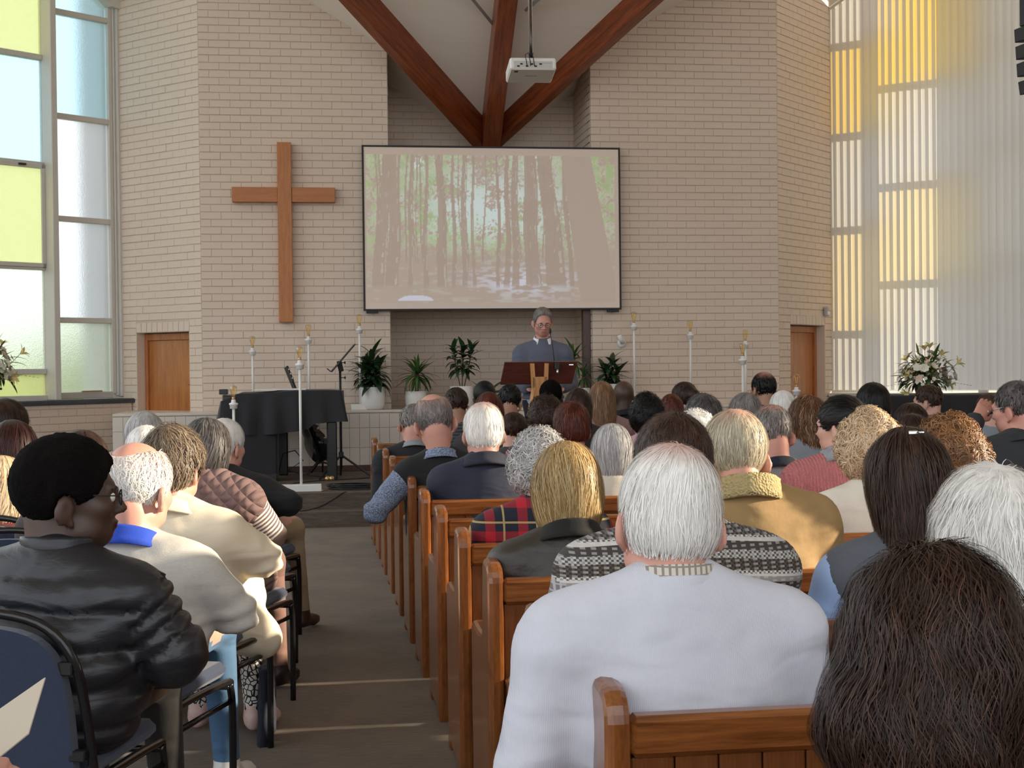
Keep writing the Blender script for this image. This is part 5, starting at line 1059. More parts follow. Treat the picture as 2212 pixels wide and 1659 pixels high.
def hair(root, Hm, sc, st, colr, t=.014, n=900, L=.06, wd=.0022, lump=0.0, lsc=28, res=.009, grav=.6, W_=(0, -.055, .112), curl=0.0, loop=0.0, clump=1, wave=.9, coh=14.0, seed=1, segs=5, name='hair'):
    U, C = hair_ops(st, t); ops = U + C; lo = np.array([-.2, -.2, -.34]); hi = np.array([.2, .14, .2])
    bb = [prim_bbox(p) for _, p, _ in U]; lo = np.maximum(lo, np.min([b[0] for b in bb], 0) - .03); hi = np.minimum(hi, np.max([b[1] for b in bb], 0) + .03)
    xs, ys, zs = [np.arange(lo[i], hi[i] + res, res, dtype=f4) for i in range(3)]
    # shell only: keep what lies outside the skull
    ops2 = ops + [('s', ell((0, -.013, .030), (.0745, .0955, .0875)), .004)]
    V, Q = nets(xs, ys, zs, field(ops2, xs, ys, zs))
    if len(V) == 0: return None
    if lump: N = vnormals(V, Q); V = V + N * (lump * (noise3(V * lsc + seed * 7.1) + .6 * noise3(V * lsc * 2.1 + seed)))[:, None]
    mat = hm(colr) if isinstance(colr, str) else colr; me = fast_mesh(name, V, Q, [mat]); a_ = me.attributes.new('rnd', 'FLOAT', 'POINT'); a_.data.foreach_set('value', np.clip(.42 + .5 * noise3(V * np.array([45, 45, 12]) + seed), 0, 1).astype(f4))
    o = put(name, me, root); o.matrix_local = Hm @ Matrix.Diagonal((sc, sc, sc, 1))
    if n:
        def cutv(P_):
            m_ = np.full(len(P_), 1.0)
            for o_, p_, k_ in C:
                m_ = np.minimum(m_, eval_pts([('u', p_, 1e-4)], P_))
            return m_
        g_ = np.random.default_rng(seed); tri = Q[:, :3]; ar = np.linalg.norm(np.cross(V[Q[:, 2]] - V[Q[:, 0]], V[Q[:, 3]] - V[Q[:, 1]]), axis=1); fi = g_.choice(len(Q), n, p=ar / ar.sum()); w_ = g_.dirichlet((1, 1, 1, 1), n)
        P = (V[Q[fi]] * w_[..., None]).sum(1); so = eval_pts(U, P); P = P[(np.abs(so) < .02 + lump) & (cutv(P) > -.003)]; n0 = len(P); n = n0 * clump; lev = g_.uniform(-.004, .005 + lump * .5, n); ph = np.repeat(noise3(P * coh + seed * 3.3) * 16 + g_.normal(0, .35, n0), clump) + g_.normal(0, .12, n); sgn = np.repeat(np.where(noise3(P * coh * .8 + 5) > 0, 1., -1.), clump); P = np.repeat(P, clump, 0) + (g_.normal(0, .004, (n, 3)) if clump > 1 else 0); Ls = L * np.repeat(g_.uniform(.6, 1.25, n0), clump); rnd = np.clip(g_.normal(.5, .15, n) + .25 * noise3(P * 40 + seed), 0, 1); Wp = np.array(W_)
        free = .03 if st in ('bob', 'long', 'longw', 'wavy', 'shag', 'curly') else (.016 if st == 'ring' else .006)
        pts, sides = [], []; jit = g_.normal(0, .10, (n, 3)) + .35 * np.stack([noise3(P * 11 + k_ * 9.7 + seed) for k_ in range(3)], 1); fr = g_.uniform(18, 30, n)
        if st == 'ring': jit = jit * 3
        for s in range(segs + 1):
            N = grad_pts(U, P); rad = P - Wp; rad /= np.linalg.norm(rad, axis=1)[:, None] + 1e-6; D = rad * (1 - grav) + np.array([0, 0, -1]) * grav + jit; D -= N * (D * N).sum(1)[:, None] * .97; D /= np.linalg.norm(D, axis=1)[:, None] + 1e-9; Sd = np.cross(N, D)
            if curl: D = D + Sd * (curl * np.cos(ph + s * wave))[:, None] + N * (curl * .6 * np.sin(ph + s * wave))[:, None]; D /= np.linalg.norm(D, axis=1)[:, None]
            if loop: an = ph + sgn * s * loop; D = D * np.cos(an)[:, None] + Sd * np.sin(an)[:, None] + N * (.25 * np.sin(an * .5))[:, None]; D /= np.linalg.norm(D, axis=1)[:, None]; Sd = np.cross(N, D)
            pts.append(P.copy()); ww = wd * (1 - .7 * (s / segs) ** 2); sides.append(Sd * ww)
            if s < segs: Pn = P + D * (Ls / segs)[:, None]; v_ = eval_pts(U, Pn) - (lump * (noise3(Pn * lsc + seed * 7.1) + .6 * noise3(Pn * lsc * 2.1 + seed)) if lump else 0); Pn = Pn - N * np.clip(v_ - lev - (curl * .004), -.01, .01)[:, None] * .8; bad = cutv(Pn) < -free; P = np.where(bad[:, None], P + N * .0005, Pn)
        A_ = np.stack(pts, 1); B_ = np.stack(sides, 1); VV = np.stack([A_ - B_, A_ + B_], 2).reshape(-1, 3); k = np.arange(n)[:, None] * (segs + 1) * 2 + np.arange(segs)[None] * 2; k = k.ravel(); QQ = np.stack([k, k + 1, k + 3, k + 2], 1)
        ms = fast_mesh('hair_strands', VV, QQ, [mat]); a_ = ms.attributes.new('rnd', 'FLOAT', 'POINT'); a_.data.foreach_set('value', np.repeat(rnd, (segs + 1) * 2).astype(f4)); s_o = put('hair_strands', ms, o); s_o['kind'] = 'stuff'
    return o
def ring_collar(root, c, r, h, mat, tilt=.25, gap=.6, flare=1.25, th=.006, name='collar', lump=0.0, rz=0.0):
    P = []; nn_ = 30
    for lv in range(5):
        t_ = lv / 4; row = []
        for k in range(nn_ + 1):
            w_ = math.pi / 2 + gap / 2 + (2 * math.pi - gap) * k / nn_; rr = r * (flare + (1 - flare) * math.sin(math.pi / 2 * t_) if lv < 4 else .98 * 1.0) + lump * math.sin(k * 2.7 + lv * 1.9) ; zz = h * (t_ if lv < 4 else .86) - math.sin(w_) * tilt * r * -1 * -1
            row.append((c[0] + rr * math.cos(w_), c[1] + rr * math.sin(w_) * 1.02, c[2] + zz))
        P.append(row)
    b = MB().grid(P); o = b.build(name, mat, root, True); md = o.modifiers.new('thickness', 'SOLIDIFY'); md.thickness = th; md.offset = 1; return o
def glasses(root, Hm, sc, mat):
    o = empty('glasses'); bpy.data.objects.remove(o); b = MB()
    for s in (-1, 1):
        b.tube([(s * .034 + .022 * math.cos(w_), .1055 - .06 * abs(.022 * math.cos(w_) * s) , .003 + .017 * math.sin(w_)) for w_ in np.linspace(0, 2 * math.pi, 15)[:-1]], .0016, 5, closed=True)
        b.tube([(s * .057, .100, .008), (s * .078, .06, .010), (s * .083, -.005, .014), (s * .080, -.03, -.004)], .0016, 5)
    b.tube([(-.012, .108, .006), (0, .110, .009), (.012, .108, .006)], .0015, 5); g_ = b.build('glasses', mat, root, True); g_.matrix_local = Hm @ Matrix.Diagonal((sc, sc, sc, 1)); return g_
def person(label, px, pyt, Y, sk='pale', hairs=None, tops=(), yaw=0, hy=0, hp=6, ht=0, lean=.0, sw=.38, bulk=1.0, hs=1.0, arms='lap', seat=.43, fine=.011, low=.024, glass=None, collar=None, legs=(40, 42, 50), stand=None, group=None, dx=0.0, wear=None, floor=0.0, hands=False, eyes=False, brow=None, fold=.004, extra=None, seed=None, headdx=0.0, nk=0.0, at=None):
    P0 = at_y(px, pyt, Y) if at is None else np.array(at, float); Y = P0[1]; ht_z = P0[2]; tk = hairs.get('t', .014) if hairs else 0.0
    if hairs and hairs['st'] in ('ring', 'thin'): tk = 0.002
    sg = seed or int(px * 7 + pyt)
    Htop = ht_z - floor - tk * hs; zs = Htop - .335 * hs - nk; Rz = Matrix.Rotation(yaw, 4, 'Z')
    hcy = lean + .035
    off = Rz @ Vector((headdx, hcy, 0)); root_loc = Vector((P0[0] - off.x + dx, Y - off.y, floor))
    hrot = (Matrix.Rotation(R(hy), 4, 'Z') @ Matrix.Rotation(R(-hp), 4, 'X') @ Matrix.Rotation(R(ht), 4, 'Y')); topl = hrot @ Vector((0, -.015, .125 * hs)); tz_ = max((hrot @ Vector((0, y_ * hs, z_ * hs))).z for y_, z_ in ((-.015, .125), (-.07, .11), (.04, .11), (-.113, .04)))
    hc = Vector((headdx, hcy, Htop - tz_)); Hm = Matrix.Translation(hc) @ hrot
    th_ = [(op, xf(p, Matrix.Translation(hc) @ hrot, 1.0) if hs == 1.0 else xf(p, Matrix.Translation(hc) @ hrot @ Matrix.Diagonal((hs, hs, hs, 1)), hs), k) for op, p, k in head_ops(hs)]
    w = bulk; torso = []; U_ = lambda lst, p, k=.05: lst.append(('u', p, k))
    pz = seat + .10 if stand is None else zs - .47
    U_(torso, ell((0, lean * .75 - .005, zs - .13), (.163 * w * sw / .38, .118 * w, .20)), .04); U_(torso, ell((0, lean * .35 + .012, (zs + pz) / 2 - .04), (.152 * w, .122 * w, max(.16, (zs - pz) * .42))), .08); U_(torso, ell((0, .0, pz), (.17 * w, .135 * w, .115)), .08)
    nb_ = np.array([headdx * .6, lean - .012, zs + .075])
    for s in (-1, 1):
        U_(torso, cap((0, lean - .005, zs - .01), (s * (sw / 2 - .015), lean - .005, zs - .012), .076 * w ** .5, .062 * w ** .5), .05); U_(torso, cap(nb_, (s * sw * .36, lean - .012, zs + .026), .047, .040), .05)
    neck = [('u', cap((headdx * .5, lean - .012, zs + .0), np.array(Hm @ Vector((0, -.030 * hs, -.055 * hs))), .060 * w ** .3, .054 * hs), .03), ('u', cap((headdx * .5, lean - .012, zs + .02), np.array(Hm @ Vector((0, -.062 * hs, -.01 * hs))), .052, .04 * hs), .03)]
    arm_p = []; armo = []; hando = []
    for s in (-1, 1):
        S_ = np.array([s * sw / 2, lean, zs - .015])
        if isinstance(arms, dict) and (s in arms): E, Wr, hn = [np.array(q, float) for q in arms[s]]
        elif arms == 'fold': E, Wr, hn = np.array([s * (sw / 2 + .055), lean + .10, zs - .27]), np.array([-s * .03, lean + .27, zs - .23]), np.array([0, .5, 1.])
        elif arms == 'desk': E, Wr, hn = np.array([s * (sw / 2 + .06), lean + .0, zs - .29]), np.array([s * .17, lean + .22, zs - .33]), np.array([0, 0, 1.])
        else: E, Wr, hn = np.array([s * (sw / 2 + .025), lean + .015, zs - .29]), np.array([s * .085, lean + .24, seat + .20]), np.array([0, .2, 1.])
        arm_p.append((S_, E, Wr)); U_(armo, cap(S_, E, .057 * w ** .5, .045 * w ** .4), .03); U_(armo, cap(E, Wr, .044 * w ** .4, .030), .02); dH = Wr - E; dH = dH / np.linalg.norm(dH)
        if arms == 'lap' and not hands: dH = np.array([-s * .6, .6, -.25])
        hando += hand_ops(Wr + dH * .005, dH, hn, s * -1.0, .6)
    lego = []; feet = []
    for s in (-1, 1):
        if stand is None:
            hp_, kn, an = np.array([s * .085, .03, seat + .095]), np.array([s * .105, .43, seat + .085]), np.array([s * .115, .43 + .05, .085])
            if extra and 'legs' in extra and s in extra['legs']: kn, an = [np.array(q, float) for q in extra['legs'][s]]
        else: hp_, kn, an = np.array([s * .09, 0, pz]), np.array([s * .10, .02, pz * .52]), np.array([s * .105, 0, .085])
        U_(lego, cap(hp_, kn, .088 * w ** .5, .062), .05); U_(lego, cap(kn, an, .060, .043), .03); feet.append(('u', cap(an + np.array([0, -.02, -.035]), an + np.array([s * .02, .13, -.05]), .040, .034), .03))
    ops = torso + neck + armo + lego + feet + th_ + hando
    lo = np.min([prim_bbox(p)[0] for o_, p, k in ops if o_ == 'u'], 0) - .05; hi = np.max([prim_bbox(p)[1] for o_, p, k in ops if o_ == 'u'], 0) + .05; lo[2] = max(lo[2], -.02)
    H3 = np.array(hc); iv = [[(H3[i] - .125, H3[i] + .14)] for i in range(3)]; iv[2] = [(H3[2] - .15, H3[2] + .15)]
    if hands:
        for s, (S_, E, Wr) in zip((-1, 1), arm_p):
            if hands in (True, s):
                for i in range(3): iv[i].append((Wr[i] - .11, Wr[i] + .13))
    xs, ys, zsx = [axis(lo[i], hi[i], low, fine if not hands else min(fine, .0075), iv[i]) for i in range(3)]
    V, Q = nets(xs, ys, zsx, field(ops, xs, ys, zsx)); cen = V[Q].mean(1); fm = np.zeros(len(Q), int)
    lt = (cen[:, 2] < pz + .03) & ((cen[:, 1] > -.3)); dh = np.min([np.linalg.norm(cen - Wr, axis=1) for _, _, Wr in arm_p], 0); fm[lt & (dh > .13)] = 1; fm[(cen[:, 2] < .10)] = 2
    if eyes or brow: pass
    hl = np.linalg.inv(np.array(Hm)) @ np.c_[cen, np.ones(len(cen))].T; hl = hl[:3].T / hs
    lips = (np.abs(hl[:, 0]) < .024) & (hl[:, 1] > .085) & (hl[:, 2] > -.073) & (hl[:, 2] < -.049); fm[lips] = 3
    me = fast_mesh('body', V, Q, [SK[sk], cloth('plain', legs) if isinstance(legs, tuple) else legs, cloth('leather', (40, 30, 26) if not (extra and 'shoe' in extra) else extra['shoe']), LIP[sk]], fm)
    root = thing('person', label, 'person', root_loc, yaw, group); put('body', me, root)
    pp = []
    for k, g_ in enumerate(tops):
        parts = g_.get('parts', 'ta'); ofs = g_.get('off', .012) + .004 * k; go = []
        if 't' in parts: go += [(o_, p, max(k_, .05)) for o_, p, k_ in torso]
        if 'a' in parts: go += armo
        if 'u' in parts: go += [armo[0], armo[2]]
        if 'l' in parts: go += [('u', cap((s * .09, .02, seat + .07), (s * .10, .36 if g_.get('coat') is None else g_['coat'], seat + .06), .11, .09), .06) for s in (-1, 1)]
        if g_.get('skirt'): go += [('u', cap(a_, b_, ra_, rb_), .06) for a_, b_, ra_, rb_ in g_['skirt']]
        gl = np.min([prim_bbox(p)[0] for _, p, _ in go], 0) - .06; gh = np.max([prim_bbox(p)[1] for _, p, _ in go], 0) + .06; gres = g_.get('res', low * .8)
        gx, gy_, gz = [np.arange(gl[i], gh[i] + gres, gres, dtype=f4) for i in range(3)]
        F = field(go, gx, gy_, gz, ofs)
        for s in (-1, 1):                                  # cuffs end at the wrist, the neck opening stays free
            S_, E, Wr = arm_p[0 if s < 0 else 1]; 
        hem = g_.get('hem', seat + .02 if stand is None else pz - .08); F = np.maximum(F, (f4(hem) - gz)[None, None, :]) if 'l' not in parts and not g_.get('skirt') else F
        gv, gq = nets(gx, gy_, gz, F); N = vnormals(gv, gq)
        ta = np.full(len(gv), -1.0); dbest = np.full(len(gv), 1e9)
        for S_, E, Wr in arm_p:
            for a_, b_, o0 in ((S_, E, 0.), (E, Wr, .55)):
                d = b_ - a_; tt = np.clip(((gv - a_) @ d) / (d @ d), 0, 1); ds = np.linalg.norm(gv - a_ - tt[:, None] * d, axis=1); m_ = ds < np.minimum(dbest, .095); ta[m_] = o0 + tt[m_] * (.55 if o0 == 0 else .45); dbest = np.where(m_, ds, dbest)
        amp = g_.get('fold', fold); wr = noise3(gv * np.array([7, 7, 16]) + sg) * .9 + .6 * noise3(gv * 26 + sg) * .5
        el = np.exp(-((ta - .55) / .16) ** 2) * (ta >= 0) + .8 * np.exp(-((gv[:, 2] - (pz + .08)) / .08) ** 2) * (ta < 0); crease = np.sin(gv[:, 2] * 95 + 5 * noise3(gv * 9 + sg)) * el
        gv = gv + N * (amp * (wr * 1.4 + .55 * crease))[:, None]
        if g_.get('puff'):
            q = np.where(ta >= 0, ta * 6.6, (gv[:, 2] + .012 * np.sin(gv[:, 0] * 9)) / .092); sq = np.abs(np.sin(math.pi * q)); gv = gv + N * (g_['puff'] * (sq ** .38 - .7) * (gv[:, 2] < zs + .05))[:, None]
        mg = fast_mesh(g_['name'], gv, gq, [g_['mat']]); a_ = mg.attributes.new('arm', 'FLOAT', 'POINT'); a_.data.foreach_set('value', np.maximum(ta, 0).astype(f4)); pp.append(put(g_['name'], mg, root))
    if collar:
        for c_ in (collar if isinstance(collar, list) else [collar]):
            ring_collar(root, (headdx * .55, lean - .008 + c_.get('dy', 0), zs + c_.get('dz', .055)), c_.get('r', .073), c_.get('h', .045), c_['mat'], c_.get('tilt', .5), c_.get('gap', .7), c_.get('flare', 1.3), c_.get('th', .006), c_.get('name', 'collar'), c_.get('lump', 0))
    if hairs:
        k = dict(hairs); st = k.pop('st'); cl = k.pop('c'); hair(root, Hm, hs, st, cl, seed=sg % 97 + 1, **k)
    if glass: glasses(root, Hm, hs, M[glass])
    if eyes:
        for s in (-1, 1):
            b = MB().lathe([(.0125 * math.sin(a), -.0125 * math.cos(a)) for a in np.linspace(.05, math.pi - .05, 9)], 14); e_ = b.build('eye', EYE, root, True); e_.matrix_local = Hm @ Matrix.Diagonal((hs, hs, hs, 1)) @ Matrix.Translation((s * .032, .0815, .003)) @ Matrix.Rotation(R(-90), 4, 'X')
    if brow:
        for s in (-1, 1):
            b = MB().tube([(s * .016, .0935, .020), (s * .030, .0935, .025), (s * .046, .083, .021)], [.003, .004, .002], 6); e_ = b.build('eyebrow', hm(brow), root, True); e_.matrix_local = Hm @ Matrix.Diagonal((hs, hs, hs, 1))
    return root, Hm, dict(zs=zs, pz=pz, lean=lean, arms=arm_p)
LIP = {k: skin('lips_' + k, tuple(x * m for x, m in zip(c, (.85, .62, .62)))) for k, c in {'pale': (.62, .36, .27), 'pink': (.60, .30, .23), 'tan': (.40, .21, .13), 'brown': (.12, .06, .038), 'dark': (.06, .025, .02)}.items()}
t = NT('eyeball'); v = t.obj(); sx_ = t.n('ShaderNodeSeparateXYZ'); t.set(sx_.inputs[0], v); t.bsdf(t.ramp(t.math('DIVIDE', sx_.outputs[2], .0125), [(.0, (.75, .72, .68)), (.84, (.75, .72, .68)), (.86, (.06, .03, .02)), (.94, (.06, .03, .02)), (.96, (0, 0, 0))]), .1); EYE = t.m
# ------------------------------------------------------------------ the congregation
HY = lambda i: ROW(i) + 0.20
def top(name, kind, c, c2=None, **kw): return dict(name=name, mat=cloth(kind, c, c2), **kw)
def Hh(st, c, **kw): return dict(st=st, c=c, **kw)
F0 = dict(fine=.0085, low=.020); F1 = dict(fine=.010, low=.023); F2 = dict(fine=.014, low=.034); F3 = dict(fine=.017, low=.040)
near = dict(n=4400, res=.008, wd=.0009, segs=5); mid = dict(n=1200, res=.011, wd=.0018, segs=4); far = dict(n=450, res=.013, wd=.0026, segs=4); vfar = dict(n=260, res=.013, wd=.0034, segs=3)
# --- right block
person('man with neat white hair and pink crown in a white sweater, nearest pew', 1440, 958, HY(11) + .05, 'pink', Hh('nape', 'white+', t=.011, L=.055, grav=.35, **near), [top('shirt', 'pin', (206, 198, 184), (120, 112, 104), parts='t', off=.006), top('sweater', 'knit', (198, 199, 209), off=.014, res=.013, fold=.006)], hp=10, ht=5, hs=1.06, sw=.44, nk=-.022, bulk=1.1, lean=.03, collar=[dict(mat=cloth('pin', (206, 198, 184), (140, 132, 124)), h=.055, r=.070, dz=.070, gap=.6, tilt=.2, flare=1.15), dict(mat=cloth('knit', (200, 201, 210)), h=.03, r=.078, dz=.070, gap=.1, tilt=.2, flare=1.08, th=.004, name='neckband')], arms={-1: ((-.29, -.02, .62), (-.25, .24, .48), (0, 0, 1.))}, **F0)
person('woman with thick wavy dark brown hair in the right foreground', 2010, 1172, HY(12) + .12, 'pale', Hh('wavy', 'darkbrown', t=.030, L=.15, lump=.02, lsc=16, grav=.62, curl=.5, wave=.8, coh=7.0, W_=(.0, .03, .15), n=11500, res=.0085, wd=.0008, segs=8), [top('blouse', 'plain', (20, 19, 20), off=.014, res=.015)], hp=8, hs=1.06, sw=.37, **F0)
person('woman with tousled white hair at the right edge, nearest pew', 2140, 1000, HY(11) + .07, 'pale', Hh('shag', 'white', t=.024, L=.10, lump=.012, grav=.55, curl=.25, wave=.9, **near), [top('cardigan', 'knit', (196, 190, 184))], hp=6, hs=1.05, sw=.36, **F0)
r_, Hm, inf = person('woman with long dark hair and a jewelled clip, blue blouse and grey vest', 1955, 922, HY(10) + .05, 'pale', Hh('long', 'darkbrown', t=.020, L=.17, lump=.006, grav=.75, W_=(0, .02, .13), n=5600, res=.0085, wd=.0010, segs=6), [top('blouse', 'plain', (164, 190, 232), off=.014, fold=.008, res=.014), top('vest', 'heather', (92, 96, 104), parts='t', off=.018)], hp=4, hs=1.04, sw=.37, arms={-1: ((-.25, .02, .68), (-.16, .20, .55), (0, 0, 1.))}, **F0)
cl = MB().box((-.012, -.006, -.006), (.012, .006, .006), .003).box((.012, -.004, -.002), (.028, .004, .003), .001).build('hair_clip', M['steel'], r_); cl.matrix_local = Hm @ Matrix.Translation((-.01, -.08, .135))
person('man in a grey Fair Isle knitted vest over a checked shirt', 1452, 890, HY(10) + .02, 'tan', Hh('short', 'brown', t=.010, L=.022, grav=.25, **near), [top('shirt', 'pin', (118, 112, 112), (176, 172, 172), off=.012, res=.014, fold=.008), top('knitted_vest', 'fairisle', (150, 148, 146), parts='t', off=.022, res=.014)], hp=12, hs=1.1, sw=.46, bulk=1.22, lean=.05, arms={-1: ((-.31, .0, .68), (-.22, .22, .5), (0, 0, 1.))}, **F0)
person('man with sunlit sandy grey hair in a tan sheepskin coat', 1584, 884, HY(9), 'pink', Hh('short', 'sandy+', t=.013, L=.05, grav=.3, **near), [top('coat', 'suede', (166, 134, 88), off=.024, res=.015, fold=.007)], hp=10, hs=1.06, sw=.43, bulk=1.15, collar=dict(mat=cloth('fleece', (178, 158, 110)), h=.075, r=.098, dz=.035, gap=.8, th=.02, lump=.003, flare=1.15), headdx=-.02, nk=-.035, **F0)
person('blonde woman with a sunlit bob in a dark waxed jacket', 1222, 954, HY(9), 'pale', Hh('bob', 'blonde', t=.020, L=.15, grav=.72, W_=(.0, .0, .13), n=5200, res=.008, wd=.0011, segs=6), [top('waxed_jacket', 'leather', (52, 48, 42), off=.018, res=.016, fold=.009)], hp=14, hs=1.0, sw=.35, arms={-1: ((-.165, .10, .56), (-.07, .28, .60), (0, 0, 1.))}, collar=dict(mat=cloth('plain', (24, 22, 20)), h=.055, r=.085, dz=.05), **F0)
person('woman with short curly light brown hair before the dark jacket man', 2047, 898, HY(9) - .02, 'pink', Hh('curly', 'curlybrown', t=.020, L=.075, lump=.022, lsc=34, loop=.42, clump=4, coh=24.0, grav=.3, n=1300, res=.009, wd=.0014, segs=9), [top('blouse', 'plain', (198, 188, 190))], hp=6, hs=.98, sw=.36, **F1)
person('woman with curly grey hair in a red tartan shirt', 1163, 927, HY(8), 'pale', Hh('curly', 'silver', t=.020, L=.08, lump=.020, lsc=34, loop=.42, clump=4, coh=24.0, grav=.35, n=1300, res=.009, wd=.0015, segs=9), [top('tartan_shirt', 'plaid', (30, 34, 56), off=.014, res=.016)], hp=10, hs=.98, sw=.37, **F1)
person('woman with loose curly blonde-white hair in a cream jumper', 1874, 888, HY(8), 'pale', Hh('curly', 'curlyblonde', t=.026, L=.10, lump=.024, lsc=26, loop=.42, clump=4, coh=24.0, grav=.35, n=1300, res=.009, wd=.0015, segs=9), [top('jumper', 'knit', (226, 220, 206), off=.016, res=.016)], hp=8, hs=1.0, sw=.37, **F1)
person('woman with black hair, glasses and grey scarf in a pink cable sweater', 1816, 852, HY(7), 'pale', Hh('bun', 'black', t=.014, L=.07, grav=.1, W_=(0, -.13, .05), **mid), [top('cable_sweater', 'cable', (204, 124, 126), off=.018, res=.015)], hy=38, hp=4, hs=1.0, sw=.40, bulk=1.1, glass='blackmat', collar=dict(mat=cloth('heather', (150, 156, 162)), h=.07, r=.088, dz=.045, gap=.3, th=.02, lump=.006, name='scarf', flare=1.2), **F1)
person('person with curly white hair half hidden behind the sheepskin coat man', 1500, 886, HY(7), 'pink', Hh('curly', 'white', t=.016, L=.05, lump=.012, lsc=34, loop=.7, clump=2, grav=.3, **mid), [top('jumper', 'plain', (90, 92, 98))], hp=6, sw=.36, **F2)
person('man with thick white hair in a navy coat', 1043, 868, HY(6), 'pink', Hh('nape', 'white+', t=.013, L=.06, grav=.35, **mid), [top('coat', 'plain', (38, 42, 60), off=.020, res=.017, fold=.005)], hp=8, hs=1.03, sw=.38, bulk=1.06, arms={-1: ((-.19, .10, .62), (-.07, .28, .62), (0, 0, 1.))}, collar=dict(mat=cloth('plain', (34, 37, 52)), h=.06, r=.092, dz=.035, flare=1.35, th=.012), **F1)
person('woman with a silver grey bob in a cream coat', 1321, 914, HY(6), 'pale', Hh('bob', 'silver', t=.018, L=.15, grav=.75, W_=(0, .0, .13), **mid), [top('coat', 'plain', (214, 206, 190))], hp=8, hs=.98, sw=.36, **F2)
person('man with thin grey hair in a grey sweater with navy collar', 1665, 874, HY(6), 'pink', Hh('short', 'grey+', t=.007, L=.04, grav=.35, **mid), [top('sweater', 'heather', (138, 138, 140), off=.014)], hp=12, hy=8, hs=1.08, sw=.42, bulk=1.1, collar=dict(mat=cloth('plain', (26, 32, 50)), h=.05, r=.084, dz=.045), headdx=-.02, **F1)
person('man with cropped grey hair and glasses raising his hand to his face', 2192, 822, HY(6), 'pink', Hh('short', 'saltpepper', t=.008, L=.025, grav=.3, **mid), [top('jacket', 'plain', (46, 50, 54), off=.020, fold=.007)], hy=32, hp=8, hs=1.06, sw=.43, bulk=1.1, glass='steel', arms={-1: ((-.31, .14, .89), (-.145, .17, 1.09), (-.3, -1., .2))}, hands=-1, collar=dict(mat=cloth('plain', (40, 44, 48)), h=.05, r=.088, dz=.04), **F1)
person('dark brown-haired head just in front of another, left of the curly brown hair', 1968, 893, HY(6), 'pale', Hh('short', 'darkbrown', t=.014, L=.05, **mid), [top('jumper', 'plain', (70, 66, 64))], hp=10, sw=.36, hs=1.0, **F2)
person('balding man in a black vest resting his blue-sleeved arm over the pew end', 939, 852, HY(5), 'pink', Hh('ring', 'grey*', t=.010, L=.045, grav=.5, n=900, res=.009, wd=.0014), [top('shirt', 'dots', (82, 98, 128), (168, 180, 200), off=.013, res=.016, fold=.008), top('vest', 'plain', (20, 20, 22), parts='t', off=.020, res=.017)], hp=16, ht=-8, hy=-6, hs=1.14, sw=.42, bulk=1.05, collar=dict(mat=cloth('dots', (82, 98, 128), (168, 180, 200)), h=.05, r=.085, dz=.05), arms={-1: ((-.37, -.08, .66), (-.34, .16, .63), (0, 0, 1.))}, headdx=-.05, nk=.02, **F1)
person('woman with short dark auburn hair', 1233, 866, HY(5), 'pink', Hh('nape', 'auburn', t=.018, L=.05, lump=.006, **mid), [top('jacket', 'suede', (104, 84, 62))], hp=4, sw=.36, hs=1.02, **F2)
person('person with wavy dark grey hair behind the brown-haired vest man', 1518, 850, HY(5), 'pink', Hh('nape', 'saltpepper', t=.018, L=.06, lump=.008, curl=.4, **mid), [top('jumper', 'plain', (60, 62, 70))], hp=8, sw=.38, hs=1.05, **F2)
person('woman with brown highlighted hair turned left in a grey top', 1741, 853, HY(5), 'pale', Hh('shag', 'highlight', t=.014, L=.07, lump=.009, curl=.35, n=2200, res=.009, wd=.0015, segs=6), [top('top', 'plain', (132, 138, 146))], hy=30, hp=6, sw=.38, hs=.98, **F2)
person('dark brown-haired person behind another dark head, right of the lilies', 1966, 870, HY(5), 'pale', Hh('short', 'darkbrown', t=.014, L=.05, **mid), [top('jumper', 'plain', (64, 58, 56))], hp=10, sw=.36, **F2)
person('woman with dark curly hair beside the auburn-haired woman', 1178, 852, HY(4), 'pale', Hh('curly', 'darkbrown', t=.018, lump=.012, lsc=34, loop=.7, clump=2, L=.07, **mid), [top('blouse', 'plain', (150, 34, 44))], hp=8, sw=.36, **F2)
person('woman with dark curly hair in a pink blouse', 1395, 848, HY(4), 'pale', Hh('curly', 'black', t=.018, lump=.012, lsc=36, loop=.7, clump=2, L=.07, **mid), [top('blouse', 'plain', (212, 168, 180))], hp=4, sw=.40, **F2)
person('person with short wavy grey hair near the right door', 1609, 848, HY(4), 'pink', Hh('nape', 'grey', t=.016, L=.05, lump=.005, **mid), [top('jumper', 'plain', (90, 90, 96))], hp=8, sw=.38, hs=1.06, **F2)
person('man with thick dark hair in front of the blinds', 1884, 825, HY(4), 'tan', Hh('nape', 'black', t=.014, L=.04, **mid), [top('jacket', 'plain', (36, 36, 40))], hp=4, sw=.42, hs=1.08, bulk=1.1, **F2)
person('boy with dark brown hair turned right', 1111, 890, HY(3), 'pale', Hh('short', 'darkbrown', t=.014, L=.05, **far), [top('jacket', 'plain', (58, 56, 60))], hy=-48, hp=10, sw=.31, hs=.92, **F3)
person('man with grey temples in a dark jacket at the left pew end', 893, 872, HY(2), 'pink', Hh('short', 'grey', t=.010, L=.04, **far), [top('jacket', 'plain', (26, 28, 32), off=.018)], hp=18, hy=-10, hs=1.08, sw=.42, bulk=1.1, collar=dict(mat=cloth('plain', (140, 144, 150)), h=.04, r=.08), **F2)
person('woman with long smooth auburn-brown hair', 1055, 846, HY(2), 'pale', Hh('bob', 'auburn', t=.016, L=.16, grav=.75, W_=(0, .0, .13), n=900, res=.010, wd=.002), [top('jacket', 'plain', (62, 60, 64))], hp=8, sw=.37, hs=1.0, **F3)
